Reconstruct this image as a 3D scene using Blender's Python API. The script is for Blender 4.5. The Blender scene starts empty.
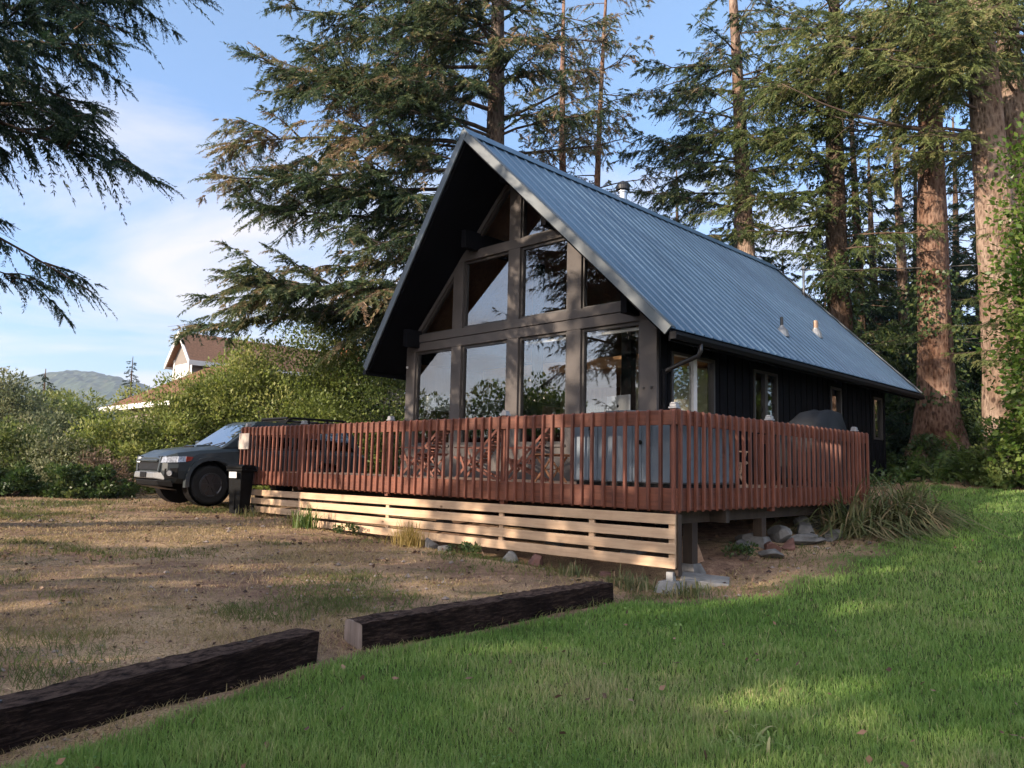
import bpy, bmesh, math, random
import numpy as np
from mathutils import Vector, Matrix
R = math.radians
rng = np.random.RandomState(7)
random.seed(7)
C = bpy.context.scene.collection
scene = bpy.context.scene

# ------------------------------------------------------------------ frame
CAM_H = 1.5
YAW = R(-44.5424)
OX, OY = 2.0885, 9.6148                      # front right corner of the deck
XL = np.array([math.cos(YAW), math.sin(YAW)])
YL = np.array([-math.sin(YAW), math.cos(YAW)])
QF = 2.854                                   # front wall of the cabin, in deck coordinates

def to_local(x, y):
    rx, ry = np.asarray(x, float) - OX, np.asarray(y, float) - OY
    return rx * XL[0] + ry * XL[1], rx * YL[0] + ry * YL[1]

def to_world(X, Y):
    return OX + X * XL[0] + Y * YL[0], OY + X * XL[1] + Y * YL[1]

def sst(a, b, x):
    t = np.clip((np.asarray(x, float) - a) / (b - a), 0, 1)
    return t * t * (3 - 2 * t)

def ground_z(x, y):
    X, Y = to_local(x, y)
    r = .107 * .5 * (Y + np.sqrt(Y * Y + .8))
    r = 2.2 * np.tanh(r / 2.2)
    r = r * (.3 + .7 * sst(-22, -9, X))
    dig = .17 * np.exp(-((Y - .35) / .55) ** 2) * sst(-9.5, -8, X) * sst(.35, -.25, X)
    return r + .08 * sst(0, .4, -X) + .018 * np.clip(-X, 0, 20) - dig

def gz(x, y):
    return float(ground_z(x, y))

_ng = np.random.RandomState(3).rand(64, 64)
def vnoise(x, y, s):
    x = np.asarray(x, float) * s; y = np.asarray(y, float) * s
    xi = np.floor(x).astype(int); yi = np.floor(y).astype(int)
    fx = x - xi; fy = y - yi
    fx = fx * fx * (3 - 2 * fx); fy = fy * fy * (3 - 2 * fy)
    g = lambda a, b: _ng[a % 64, b % 64]
    return (g(xi, yi) * (1 - fx) + g(xi + 1, yi) * fx) * (1 - fy) + (g(xi, yi + 1) * (1 - fx) + g(xi + 1, yi + 1) * fx) * fy

def fnoise(x, y, s):
    return .55 * vnoise(x, y, s) + .3 * vnoise(x + 17.3, y - 5.1, s * 2.1) + .15 * vnoise(x - 9.7, y + 3.3, s * 4.7)

_eY = np.array([-60, -9, -7.4, -6.6, -5.2, -4.8, -1.3, -.87, -.38, .6, 2.2, 4.1, 6.07, 7.7, 9.2, 10.9, 14, 40])
_eX = np.array([2.5, 1.20, .86, .68, .24, .06, .06, .33, .8, 1.04, .97, .99, 1.29, 1.0, -.1, -.7, -1.5, -2.0])
def lawn_mask(x, y):
    """1 on the lawn, 0 on the dirt."""
    X, Y = to_local(x, y)
    e = np.interp(Y, _eY, _eX)
    w = np.where(Y > -1.2, .38, .10)
    d = X - e + (fnoise(x, y, 1.7) - .5) * np.where(Y > -1.2, .9, .25)
    back = 12.3 + .35 * np.sin(X * 1.3) + (fnoise(x, y, .9) - .5) * 1.2 - .25 * np.clip(X - 1.5, -2, 6)
    return sst(-w, w, d) * (1 - sst(-.3, .3, Y - back))

# ------------------------------------------------------------------ tags
def tag(o, label=None, cat=None, group=None, kind=None):
    if label: o['label'] = label
    if cat: o['category'] = cat
    if group: o['group'] = group
    if kind: o['kind'] = kind
    return o

def empty(name, loc, rz=0.0, label=None, cat=None, group=None):
    o = bpy.data.objects.new(name, None)
    o.empty_display_size = .2
    o.location = loc
    o.rotation_euler = (0, 0, rz)
    C.objects.link(o)
    return tag(o, label, cat, group)

def link(name, me, mat=None, parent=None, loc=None):
    if mat is not None and len(me.materials) == 0:
        me.materials.append(mat)
    o = bpy.data.objects.new(name, me)
    C.objects.link(o)
    if parent is not None: o.parent = parent
    if loc is not None: o.location = loc
    return o

def children(o):
    return [c for c in bpy.data.objects if c.parent == o]

def copy_tree(o, parent=None):
    c = o.copy(); C.objects.link(c); c.parent = parent
    for ch in children(o): copy_tree(ch, c)
    return c

# ------------------------------------------------------------------ mesh building
class MB:
    def __init__(s): s.v = []; s.f = []
    def add(s, vs, fs):
        b = len(s.v)
        s.v += [tuple(map(float, p)) for p in vs]
        s.f += [tuple(b + i for i in f) for f in fs]
        return s
    def box(s, x0, x1, y0, y1, z0, z1):
        return s.add([(x0,y0,z0),(x1,y0,z0),(x1,y1,z0),(x0,y1,z0),(x0,y0,z1),(x1,y0,z1),(x1,y1,z1),(x0,y1,z1)],
                     [(3,2,1,0),(4,5,6,7),(0,1,5,4),(1,2,6,5),(2,3,7,6),(3,0,4,7)])
    def bar(s, p0, p1, w, h, up=(0, 0, 1)):
        """rectangular bar from p0 to p1, w across, h along up."""
        p0 = Vector(p0); p1 = Vector(p1); d = (p1 - p0).normalized()
        u = Vector(up); a = d.cross(u)
        if a.length < 1e-4: a = d.cross(Vector((1, 0, 0)))
        a.normalize(); b = a.cross(d).normalized()
        q = []
        for p in (p0, p1):
            for i, j in ((-1,-1),(1,-1),(1,1),(-1,1)):
                q.append(p + a * (w / 2 * i) + b * (h / 2 * j))
        return s.add(q, [(3,2,1,0),(4,5,6,7),(0,1,5,4),(1,2,6,5),(2,3,7,6),(3,0,4,7)])
    def prism(s, poly, axis, a0, a1):
        """polygon given as 2-D points, extruded along axis 'x','y' or 'z' from a0 to a1."""
        n = len(poly)
        def P(p, a):
            return {'x': (a, p[0], p[1]), 'y': (p[0], a, p[1]), 'z': (p[0], p[1], a)}[axis]
        vs = [P(p, a0) for p in poly] + [P(p, a1) for p in poly]
        fs = [tuple(range(n - 1, -1, -1)), tuple(range(n, 2 * n))]
        fs += [(i, (i + 1) % n, n + (i + 1) % n, n + i) for i in range(n)]
        return s.add(vs, fs)
    def tube(s, pts, rad, n=8, cap=True):
        pts = [Vector(p) for p in pts]
        if not hasattr(rad, '__len__'): rad = [rad] * len(pts)
        vs = []; fs = []
        a = None
        for i, p in enumerate(pts):
            d = (pts[min(i + 1, len(pts) - 1)] - pts[max(i - 1, 0)]).normalized()
            if a is None:
                a = d.orthogonal().normalized()
            else:
                a = (a - d * a.dot(d)).normalized()
            b = d.cross(a)
            for k in range(n):
                t = 2 * math.pi * k / n
                vs.append(p + (a * math.cos(t) + b * math.sin(t)) * rad[i])
        for i in range(len(pts) - 1):
            for k in range(n):
                fs.append((i*n+k, i*n+(k+1) % n, (i+1)*n+(k+1) % n, (i+1)*n+k))
        if cap:
            fs.append(tuple(range(n - 1, -1, -1)))
            fs.append(tuple((len(pts)-1)*n + k for k in range(n)))
        return s.add(vs, fs)
    def lathe(s, prof, n=24, axis='z', c=(0, 0, 0)):
        """prof: list of (radius, height)."""
        vs = []
        for r, h in prof:
            for k in range(n):
                t = 2 * math.pi * k / n
                a, b = r * math.cos(t), r * math.sin(t)
                p = {'z': (a, b, h), 'y': (a, h, b), 'x': (h, a, b)}[axis]
                vs.append((p[0]+c[0], p[1]+c[1], p[2]+c[2]))
        fs = []
        for i in range(len(prof) - 1):
            for k in range(n):
                fs.append((i*n+k, i*n+(k+1) % n, (i+1)*n+(k+1) % n, (i+1)*n+k))
        fs.append(tuple(range(n - 1, -1, -1))); fs.append(tuple((len(prof)-1)*n + k for k in range(n)))
        return s.add(vs, fs)
    def build(s, name, mat, parent=None, loc=None, smooth=False, bevel=0, seg=1, fix=True):
        me = bpy.data.meshes.new(name)
        me.from_pydata(s.v, [], s.f)
        if fix:
            bm = bmesh.new(); bm.from_mesh(me)
            bmesh.ops.recalc_face_normals(bm, faces=bm.faces)
            bm.to_mesh(me); bm.free()
        if smooth:
            me.polygons.foreach_set('use_smooth', [True] * len(me.polygons))
        o = link(name, me, mat, parent, loc)
        if bevel:
            m = o.modifiers.new('bevel', 'BEVEL'); m.width = bevel; m.segments = seg; m.limit_method = 'ANGLE'; m.angle_limit = R(40)
        return o

def mesh_quads(name, V, n=4, tone=None, smooth=False):
    """V: (faces*n, 3) array of loose polygons."""
    V = np.ascontiguousarray(V, np.float32)
    nf = len(V) // n
    me = bpy.data.meshes.new(name)
    me.vertices.add(len(V)); me.vertices.foreach_set('co', V.ravel())
    me.loops.add(len(V)); me.loops.foreach_set('vertex_index', np.arange(len(V), dtype=np.int32))
    me.polygons.add(nf)
    me.polygons.foreach_set('loop_start', np.arange(0, len(V), n, dtype=np.int32))
    me.polygons.foreach_set('loop_total', np.full(nf, n, dtype=np.int32))
    if tone is not None:
        a = me.attributes.new('tone', 'FLOAT', 'FACE')
        a.data.foreach_set('value', np.ascontiguousarray(tone, np.float32))
    me.update(calc_edges=True)
    return me

# ------------------------------------------------------------------ materials
def newmat(name):
    m = bpy.data.materials.new(name); m.use_nodes = True
    nt = m.node_tree; nt.nodes.clear()
    return m, nt, nt.nodes, nt.links

def out_bsdf(nt):
    o = nt.nodes.new('ShaderNodeOutputMaterial')
    b = nt.nodes.new('ShaderNodeBsdfPrincipled')
    nt.links.new(b.outputs[0], o.inputs[0])
    return b

def ramp(nt, stops, interp='LINEAR'):
    r = nt.nodes.new('ShaderNodeValToRGB'); e = r.color_ramp.elements
    r.color_ramp.interpolation = interp
    while len(e) < len(stops): e.new(.5)
    for k, (p, c) in enumerate(stops):
        e[k].position = p; e[k].color = (c[0], c[1], c[2], 1)
    return r

def noise(nt, scale, detail=4, rough=.55, vec=None, dim='3D'):
    n = nt.nodes.new('ShaderNodeTexNoise'); n.noise_dimensions = dim
    n.inputs['Scale'].default_value = scale; n.inputs['Detail'].default_value = detail; n.inputs['Roughness'].default_value = rough
    if vec is not None: nt.links.new(vec, n.inputs['Vector'])
    return n

def objvec(nt, scale=(1, 1, 1), rnd=True):
    """object-space position, stretched, and shifted per object so that copies differ."""
    tc = nt.nodes.new('ShaderNodeTexCoord'); mp = nt.nodes.new('ShaderNodeMapping')
    mp.inputs['Scale'].default_value = scale
    nt.links.new(tc.outputs['Object'], mp.inputs['Vector'])
    if not rnd: return mp.outputs[0]
    oi = nt.nodes.new('ShaderNodeObjectInfo'); mu = nt.nodes.new('ShaderNodeMath'); mu.operation = 'MULTIPLY'; mu.inputs[1].default_value = 37.0
    nt.links.new(oi.outputs['Random'], mu.inputs[0])
    ad = nt.nodes.new('ShaderNodeVectorMath'); ad.operation = 'ADD'
    nt.links.new(mp.outputs[0], ad.inputs[0]); nt.links.new(mu.outputs[0], ad.inputs[1])
    return ad.outputs[0]

def bump(nt, height, bsdf, strength=.3, dist=.02):
    b = nt.nodes.new('ShaderNodeBump'); b.inputs['Strength'].default_value = strength; b.inputs['Distance'].default_value = dist
    nt.links.new(height, b.inputs['Height']); nt.links.new(b.outputs[0], bsdf.inputs['Normal'])

def hsv_by_object(nt, col, amt=.15):
    oi = nt.nodes.new('ShaderNodeObjectInfo'); mr = nt.nodes.new('ShaderNodeMapRange')
    mr.inputs['To Min'].default_value = 1 - amt; mr.inputs['To Max'].default_value = 1 + amt
    nt.links.new(oi.outputs['Random'], mr.inputs['Value'])
    h = nt.nodes.new('ShaderNodeHueSaturation')
    nt.links.new(mr.outputs[0], h.inputs['Value']); nt.links.new(col, h.inputs['Color'])
    return h.outputs[0]

def plain(name, col, rough=.6, metal=0, var=.12, scale=6, spec=.5, bmp=.05, coat=0):
    m, nt, N, L = newmat(name); b = out_bsdf(nt)
    n = noise(nt, scale, 5, .6, objvec(nt))
    lo = tuple(c * (1 - var) for c in col); hi = tuple(min(1, c * (1 + var)) for c in col)
    r = ramp(nt, [(.3, lo), (.7, hi)]); L.new(n.outputs['Fac'], r.inputs[0]); L.new(r.outputs[0], b.inputs['Base Color'])
    b.inputs['Roughness'].default_value = rough; b.inputs['Metallic'].default_value = metal
    b.inputs['Specular IOR Level'].default_value = spec
    if coat: b.inputs['Coat Weight'].default_value = coat; b.inputs['Coat Roughness'].default_value = .08
    if bmp:
        n2 = noise(nt, scale * 8, 4, .6, objvec(nt)); bump(nt, n2.outputs['Fac'], b, bmp * 4, .004)
    return m

def wood(name, dark, light, axis='x', rough=.65, grain=40, bmp=.25, var=.18, knots=False):
    m, nt, N, L = newmat(name); b = out_bsdf(nt)
    sc = {'x': (.06, 1, 1), 'y': (1, .06, 1), 'z': (1, 1, .06)}[axis]
    v = objvec(nt, sc)
    n = noise(nt, grain, 6, .65, v)
    n2 = noise(nt, 2.2, 4, .6, objvec(nt))
    mx = N.new('ShaderNodeMath'); mx.operation = 'ADD'; 
    m2 = N.new('ShaderNodeMath'); m2.operation = 'MULTIPLY'; m2.inputs[1].default_value = .8
    L.new(n2.outputs['Fac'], m2.inputs[0]); L.new(n.outputs['Fac'], mx.inputs[0]); L.new(m2.outputs[0], mx.inputs[1])
    r = ramp(nt, [(.55, dark), (1.2 / 1.0 if False else 1.0, light)])
    mr = N.new('ShaderNodeMapRange'); mr.inputs['From Min'].default_value = .4; mr.inputs['From Max'].default_value = 1.4
    L.new(mx.outputs[0], mr.inputs['Value'])
    r.color_ramp.elements[0].position = .2; r.color_ramp.elements[1].position = .8
    L.new(mr.outputs[0], r.inputs[0])
    col = r.outputs[0]
    if knots:
        vo = N.new('ShaderNodeTexVoronoi'); vo.inputs['Scale'].default_value = 3.2
        L.new(objvec(nt, {'x': (.5, 1, 1), 'y': (1, .5, 1), 'z': (1, 1, .5)}[axis]), vo.inputs['Vector'])
        kr = ramp(nt, [(.04, (1, 1, 1)), (.09, (0, 0, 0))]); L.new(vo.outputs['Distance'], kr.inputs[0])
        mixn = N.new('ShaderNodeMixRGB'); mixn.inputs[2].default_value = (dark[0]*.35, dark[1]*.3, dark[2]*.25, 1)
        L.new(kr.outputs[0], mixn.inputs[0]); L.new(col, mixn.inputs[1]); col = mixn.outputs[0]
    L.new(hsv_by_object(nt, col, var), b.inputs['Base Color'])
    b.inputs['Roughness'].default_value = rough; b.inputs['Specular IOR Level'].default_value = .35
    bump(nt, n.outputs['Fac'], b, bmp, .006)
    return m

def foliage(name, stops, trans=.35, rough=.55, nscale=.6, spec=.25):
    """leaves: colour picked by each twig's own tone, plus a slow variation over the plant."""
    m, nt, N, L = newmat(name)
    at = N.new('ShaderNodeAttribute'); at.attribute_name = 'tone'
    n = noise(nt, nscale, 3, .6, objvec(nt))
    mr = N.new('ShaderNodeMapRange'); mr.inputs['From Min'].default_value = .3; mr.inputs['From Max'].default_value = .7
    mr.inputs['To Min'].default_value = -.16; mr.inputs['To Max'].default_value = .16
    L.new(n.outputs['Fac'], mr.inputs['Value'])
    ad = N.new('ShaderNodeMath'); ad.operation = 'ADD'; ad.use_clamp = True
    L.new(at.outputs['Fac'], ad.inputs[0]); L.new(mr.outputs[0], ad.inputs[1])
    r = ramp(nt, stops); L.new(ad.outputs[0], r.inputs[0])
    b = N.new('ShaderNodeBsdfPrincipled'); L.new(r.outputs[0], b.inputs['Base Color'])
    b.inputs['Roughness'].default_value = rough; b.inputs['Specular IOR Level'].default_value = spec
    t = N.new('ShaderNodeBsdfTranslucent')
    hs = N.new('ShaderNodeHueSaturation'); hs.inputs['Saturation'].default_value = 1.1; hs.inputs['Value'].default_value = 1.2
    L.new(r.outputs[0], hs.inputs['Color']); L.new(hs.outputs[0], t.inputs['Color'])
    mx = N.new('ShaderNodeMixShader'); mx.inputs[0].default_value = trans
    L.new(b.outputs[0], mx.inputs[1]); L.new(t.outputs[0], mx.inputs[2])
    o = N.new('ShaderNodeOutputMaterial'); L.new(mx.outputs[0], o.inputs[0])
    return m

def bark(name, dark, mid, light, scale=1.0):
    m, nt, N, L = newmat(name); b = out_bsdf(nt)
    v = objvec(nt, (1, 1, .35))
    vo = N.new('ShaderNodeTexVoronoi'); vo.inputs['Scale'].default_value = 13 * scale; L.new(v, vo.inputs['Vector'])
    n = noise(nt, 26 * scale, 6, .7, v); n2 = noise(nt, 1.3, 4, .6, objvec(nt, (1, 1, .6)))
    a = N.new('ShaderNodeMath'); a.operation = 'ADD'; L.new(vo.outputs['Distance'], a.inputs[0]); L.new(n.outputs['Fac'], a.inputs[1])
    mr = N.new('ShaderNodeMapRange'); mr.inputs['From Min'].default_value = .45; mr.inputs['From Max'].default_value = 1.25; L.new(a.outputs[0], mr.inputs['Value'])
    r = ramp(nt, [(.0, dark), (.35, mid), (.9, light)]); L.new(mr.outputs[0], r.inputs[0])
    r2 = ramp(nt, [(.35, (.62, .5, .42)), (.65, (1.15, 1.1, 1.05))]); L.new(n2.outputs['Fac'], r2.inputs[0])
    mu = N.new('ShaderNodeMixRGB'); mu.blend_type = 'MULTIPLY'; mu.inputs[0].default_value = 1
    L.new(r.outputs[0], mu.inputs[1]); L.new(r2.outputs[0], mu.inputs[2])
    # round knot scars left by shed branches
    vk = N.new('ShaderNodeTexVoronoi'); vk.inputs['Scale'].default_value = 2.1; L.new(objvec(nt, (1, 1, .8)), vk.inputs['Vector'])
    kr = ramp(nt, [(.10, (1, 1, 1)), (.17, (0, 0, 0))]); L.new(vk.outputs['Distance'], kr.inputs[0])
    kx = N.new('ShaderNodeMixRGB'); kx.inputs[2].default_value = (dark[0] * .6, dark[1] * .5, dark[2] * .5, 1)
    km = N.new('ShaderNodeMath'); km.operation = 'MULTIPLY'; km.inputs[1].default_value = .75; L.new(kr.outputs[0], km.inputs[0])
    L.new(km.outputs[0], kx.inputs[0]); L.new(mu.outputs[0], kx.inputs[1])
    L.new(kx.outputs[0], b.inputs['Base Color'])
    b.inputs['Roughness'].default_value = .9; b.inputs['Specular IOR Level'].default_value = .15
    bump(nt, a.outputs[0], b, .9, .05)
    return m

def glass_mat(name, refl=.3, tint=(1, 1, 1)):
    m, nt, N, L = newmat(name)
    tr = N.new('ShaderNodeBsdfTransparent'); tr.inputs[0].default_value = (*tint, 1)
    gl = N.new('ShaderNodeBsdfGlossy'); gl.inputs['Roughness'].default_value = .0
    gl.inputs['Color'].default_value = (.95, .95, .95, 1)
    fr = N.new('ShaderNodeFresnel'); fr.inputs['IOR'].default_value = 1.5
    mr = N.new('ShaderNodeMapRange'); mr.inputs['From Min'].default_value = .04; mr.inputs['From Max'].default_value = 1
    mr.inputs['To Min'].default_value = refl; mr.inputs['To Max'].default_value = 1
    L.new(fr.outputs[0], mr.inputs['Value'])
    # panes are never quite flat
    n = noise(nt, 1.6, 2, .5, objvec(nt)); b = N.new('ShaderNodeBump'); b.inputs['Strength'].default_value = .006; b.inputs['Distance'].default_value = .02
    L.new(n.outputs['Fac'], b.inputs['Height']); L.new(b.outputs[0], gl.inputs['Normal'])
    mx = N.new('ShaderNodeMixShader'); L.new(mr.outputs[0], mx.inputs[0]); L.new(tr.outputs[0], mx.inputs[1]); L.new(gl.outputs[0], mx.inputs[2])
    o = N.new('ShaderNodeOutputMaterial'); L.new(mx.outputs[0], o.inputs[0])
    return m

M = {}
M['roof'] = plain('roof_metal_paint', (.060, .116, .188), .42, 0, .10, 1.6, .5, .02)
def roof_mat():
    m, nt, N, L = newmat('blue_metal_roofing'); b = out_bsdf(nt)
    n = noise(nt, 2.4, 6, .65, objvec(nt, (.12, 1.6, .12))); n2 = noise(nt, .7, 5, .6, objvec(nt)); n3 = noise(nt, 30, 4, .7, objvec(nt, (.5, 1, .5)))
    r = ramp(nt, [(.30, (.052, .102, .166)), (.55, (.070, .130, .204)), (.75, (.104, .166, .232))]); L.new(n.outputs['Fac'], r.inputs[0])
    r2 = ramp(nt, [(.35, (.84, .86, .88)), (.65, (1.1, 1.08, 1.06))]); L.new(n2.outputs['Fac'], r2.inputs[0])
    mu = N.new('ShaderNodeMixRGB'); mu.blend_type = 'MULTIPLY'; mu.inputs[0].default_value = 1; L.new(r.outputs[0], mu.inputs[1]); L.new(r2.outputs[0], mu.inputs[2])
    # drifted needles and dirt specks
    sk = ramp(nt, [(.70, (0, 0, 0)), (.76, (.55, .55, .55))]); L.new(n3.outputs['Fac'], sk.inputs[0])
    mx = N.new('ShaderNodeMixRGB'); mx.inputs[2].default_value = (.10, .085, .07, 1); L.new(sk.outputs[0], mx.inputs[0]); L.new(mu.outputs[0], mx.inputs[1])
    L.new(mx.outputs[0], b.inputs['Base Color'])
    rr = N.new('ShaderNodeMapRange'); rr.inputs['To Min'].default_value = .32; rr.inputs['To Max'].default_value = .58; L.new(n2.outputs['Fac'], rr.inputs['Value']); L.new(rr.outputs[0], b.inputs['Roughness'])
    b.inputs['Specular IOR Level'].default_value = .5
    bump(nt, n2.outputs['Fac'], b, .12, .03)
    return m
M['roof'] = roof_mat()
M['gravel'] = plain('yard_pebble', (.20, .165, .145), .9, 0, .5, 3, .2, .1)
M['clover'] = foliage('clover_leaves', [(0, (.05, .11, .022)), (.5, (.10, .185, .045)), (1, (.19, .27, .09))], .35, .5, .8)
M['roof_trim'] = plain('roof_trim_paint', (.075, .092, .105), .5, 0, .12, 3, .4, .03)
M['black'] = plain('black_siding_paint', (.0055, .0056, .0068), .8, 0, .25, 3, .05, .08)
M['soffit'] = plain('black_soffit_paint', (.0045, .0045, .0055), .9, 0, .2, 3, .03, .08)
M['taupe'] = plain('taupe_trim_paint', (.066, .058, .054), .65, 0, .16, 2.2, .25, .10)
M['gutter'] = plain('black_gutter_metal', (.006, .006, .007), .6, 0, .1, 4, .12, .02)
M['downspout'] = plain('brown_downspout_metal', (.014, .012, .011), .4, 0, .1, 4, .5, .02)
M['stain'] = wood('red_stained_wood', (.055, .019, .013), (.165, .055, .032), 'z', .6, 30, .35, .30)
M['stain_x'] = wood('red_stained_board', (.058, .020, .013), (.172, .059, .034), 'x', .6, 30, .3, .14)
M['stain_y'] = wood('red_stained_side_board', (.055, .018, .012), (.148, .050, .030), 'y', .6, 30, .3, .14)
M['cedar'] = wood('fresh_cedar_board', (.33, .215, .132), (.53, .375, .245), 'x', .65, 26, .2, .12, True)
M['deckwood'] = wood('weathered_deck_board', (.22, .13, .085), (.42, .29, .2), 'x', .75, 30, .3, .15)
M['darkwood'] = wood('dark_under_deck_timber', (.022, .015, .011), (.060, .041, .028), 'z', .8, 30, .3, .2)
def tie_mat():
    m, nt, N, L = newmat('creosoted_timber'); b = out_bsdf(nt)
    v = objvec(nt, (1, .11, 1)); n = noise(nt, 55, 9, .75, v); n2 = noise(nt, 2.6, 5, .65, objvec(nt, (1, .5, 1))); n3 = noise(nt, 8, 4, .6, objvec(nt, (1, .12, 1)))
    r = ramp(nt, [(.32, (.0035, .0025, .0025)), (.50, (.016, .011, .010)), (.68, (.062, .043, .036))]); L.new(n.outputs['Fac'], r.inputs[0])
    r2 = ramp(nt, [(.3, (.45, .42, .42)), (.7, (1.5, 1.4, 1.3))]); L.new(n2.outputs['Fac'], r2.inputs[0])
    mu = N.new('ShaderNodeMixRGB'); mu.blend_type = 'MULTIPLY'; mu.inputs[0].default_value = 1; L.new(r.outputs[0], mu.inputs[1]); L.new(r2.outputs[0], mu.inputs[2])
    # browner speckle on the upper face
    g = N.new('ShaderNodeNewGeometry'); sp = N.new('ShaderNodeSeparateXYZ'); L.new(g.outputs['Normal'], sp.inputs[0])
    up = N.new('ShaderNodeMapRange'); up.inputs['From Min'].default_value = .75; up.inputs['From Max'].default_value = .98; up.inputs['To Max'].default_value = .75; L.new(sp.outputs['Z'], up.inputs['Value'])
    n4 = noise(nt, 22, 5, .7, objvec(nt, (1, .5, 1))); gr = ramp(nt, [(.40, (0, 0, 0)), (.58, (1, 1, 1))]); L.new(n4.outputs['Fac'], gr.inputs[0])
    gm = N.new('ShaderNodeMath'); gm.operation = 'MULTIPLY'; L.new(up.outputs[0], gm.inputs[0]); L.new(gr.outputs[0], gm.inputs[1])
    mx = N.new('ShaderNodeMixRGB'); mx.inputs[2].default_value = (.115, .078, .062, 1); L.new(gm.outputs[0], mx.inputs[0]); L.new(mu.outputs[0], mx.inputs[1])
    L.new(mx.outputs[0], b.inputs['Base Color']); b.inputs['Roughness'].default_value = .95; b.inputs['Specular IOR Level'].default_value = .06
    a = N.new('ShaderNodeMath'); a.operation = 'ADD'; L.new(n.outputs['Fac'], a.inputs[0]); L.new(n3.outputs['Fac'], a.inputs[1])
    bump(nt, a.outputs[0], b, 1.0, .03)
    return m
M['tie'] = tie_mat()
M['chairwood'] = wood('red_brown_chair_slat', (.080, .026, .016), (.19, .064, .038), 'x', .55, 30, .2, .1)
M['teak'] = wood('orange_teak_slat', (.19, .080, .036), (.33, .155, .075), 'x', .55, 30, .2, .1)
M['concrete'] = plain('cast_concrete', (.19, .187, .18), .9, 0, .3, 7, .2, .2)
M['rock'] = plain('grey_field_stone', (.115, .112, .108), .9, 0, .45, 5, .2, .3)
M['redrock'] = plain('reddish_field_stone', (.14, .075, .062), .9, 0, .35, 5, .2, .3)
M['tub'] = plain('blue_grey_cabinet_panel', (.105, .130, .160), .5, 0, .1, 3, .4, .03)
M['tubcover'] = plain('charcoal_vinyl_cover', (.05, .055, .062), .55, 0, .2, 4, .4, .1)
M['cover'] = plain('black_grill_cover_fabric', (.011, .012, .014), .7, 0, .3, 4, .2, .15)
M['steel'] = plain('brushed_steel', (.55, .55, .55), .35, 1, .15, 8, .5, .03)
M['galv'] = plain('galvanised_steel', (.24, .245, .25), .55, .5, .2, 8, .5, .05)
M['blackmetal'] = plain('black_metal', (.012, .012, .013), .45, 0, .2, 6, .5, .03)
M['rubber'] = plain('boot_rubber', (.02, .02, .02), .8, 0, .2, 6, .3, .05)
M['copper'] = plain('weathered_copper', (.25, .17, .12), .5, .4, .2, 8, .5, .05)
M['white'] = plain('white_paint', (.55, .54, .52), .6, 0, .06, 3, .4, .04)
M['sign'] = plain('pale_sign_board', (.33, .285, .25), .7, 0, .12, 5, .3, .06)
M['cap'] = plain('silver_post_cap', (.26, .26, .27), .4, .3, .12, 8, .5, .03)
M['lens'] = plain('dark_solar_lens', (.03, .035, .05), .12, 0, .1, 8, .6, .0)
M['inwall'] = plain('cream_interior_wall', (.62, .58, .50), .8, 0, .06, 2, .3, .03)
M['inwood'] = wood('warm_interior_boards', (.16, .085, .045), (.34, .20, .11), 'z', .6, 18, .15, .1)
M['inbeam'] = wood('orange_interior_beam', (.36, .18, .07), (.58, .33, .15), 'x', .55, 20, .15, .1)
M['lampshade'] = plain('pale_lamp_shade', (.62, .66, .64), .8, 0, .05, 5, .2, .05)
M['screen'] = plain('dark_glass_screen', (.012, .014, .018), .12, 0, .1, 5, .6, 0)
M['alu'] = plain('silver_aluminium', (.62, .63, .64), .35, .3, .05, 5, .5, 0)
M['bin'] = plain('black_bin_plastic', (.005, .0052, .0055), .7, 0, .15, 6, .1, .04)
M['paper'] = plain('white_label', (.5, .5, .5), .6, 0, .05, 8, .3, 0)
M['paint'] = plain('grey_car_paint', (.020, .027, .031), .42, .1, .05, 2, .4, 0, .25)
M['carblack'] = plain('black_car_plastic', (.0055, .0055, .006), .6, 0, .15, 8, .15, .04)
M['tyre'] = plain('tyre_rubber', (.012, .012, .012), .85, 0, .2, 12, .2, .1)
M['rim'] = plain('dark_alloy_rim', (.028, .028, .030), .35, .3, .1, 8, .5, 0)
M['chrome'] = plain('silver_bumper_insert', (.17, .175, .18), .4, .2, .08, 6, .4, 0)
M['lampglass'] = plain('clear_lamp_lens', (.26, .27, .29), .15, .3, .6, 24, .7, 0)
M['amber'] = plain('red_amber_lens', (.22, .03, .02), .2, 0, .1, 8, .6, 0)
M['carglass'] = glass_mat('car_glass', .5, (.08, .10, .11))
M['glass'] = glass_mat('window_glass', .17, (.88, .9, .9))
M['sideglass'] = glass_mat('side_window_glass', .14, (.92, .94, .92))
M['bark'] = bark('spruce_bark', (.045, .031, .025), (.140, .102, .082), (.265, .21, .172))
M['bark_red'] = bark('reddish_spruce_bark', (.034, .021, .016), (.115, .068, .050), (.215, .148, .115))
M['bark_grey'] = bark('grey_spruce_bark', (.028, .022, .019), (.085, .066, .056), (.16, .135, .118))
M['bark_dark'] = bark('dark_spruce_bark', (.022, .016, .013), (.065, .047, .036), (.13, .10, .08))
M['twig'] = plain('bare_twig_bark', (.085, .062, .048), .9, 0, .3, 6, .15, .1)
M['needle'] = foliage('spruce_needles', [(0, (.022, .042, .020)), (.40, (.055, .085, .036)), (.70, (.130, .142, .060)), (.86, (.195, .160, .085)), (1, (.25, .172, .108))], .28, .5, .5)
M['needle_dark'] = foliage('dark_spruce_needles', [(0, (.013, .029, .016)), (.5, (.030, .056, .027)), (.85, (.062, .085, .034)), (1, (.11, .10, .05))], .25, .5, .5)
M['needle_olive'] = foliage('olive_spruce_needles', [(0, (.050, .078, .026)), (.45, (.115, .145, .048)), (.8, (.19, .20, .075)), (1, (.24, .19, .10))], .32, .5, .5)
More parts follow.
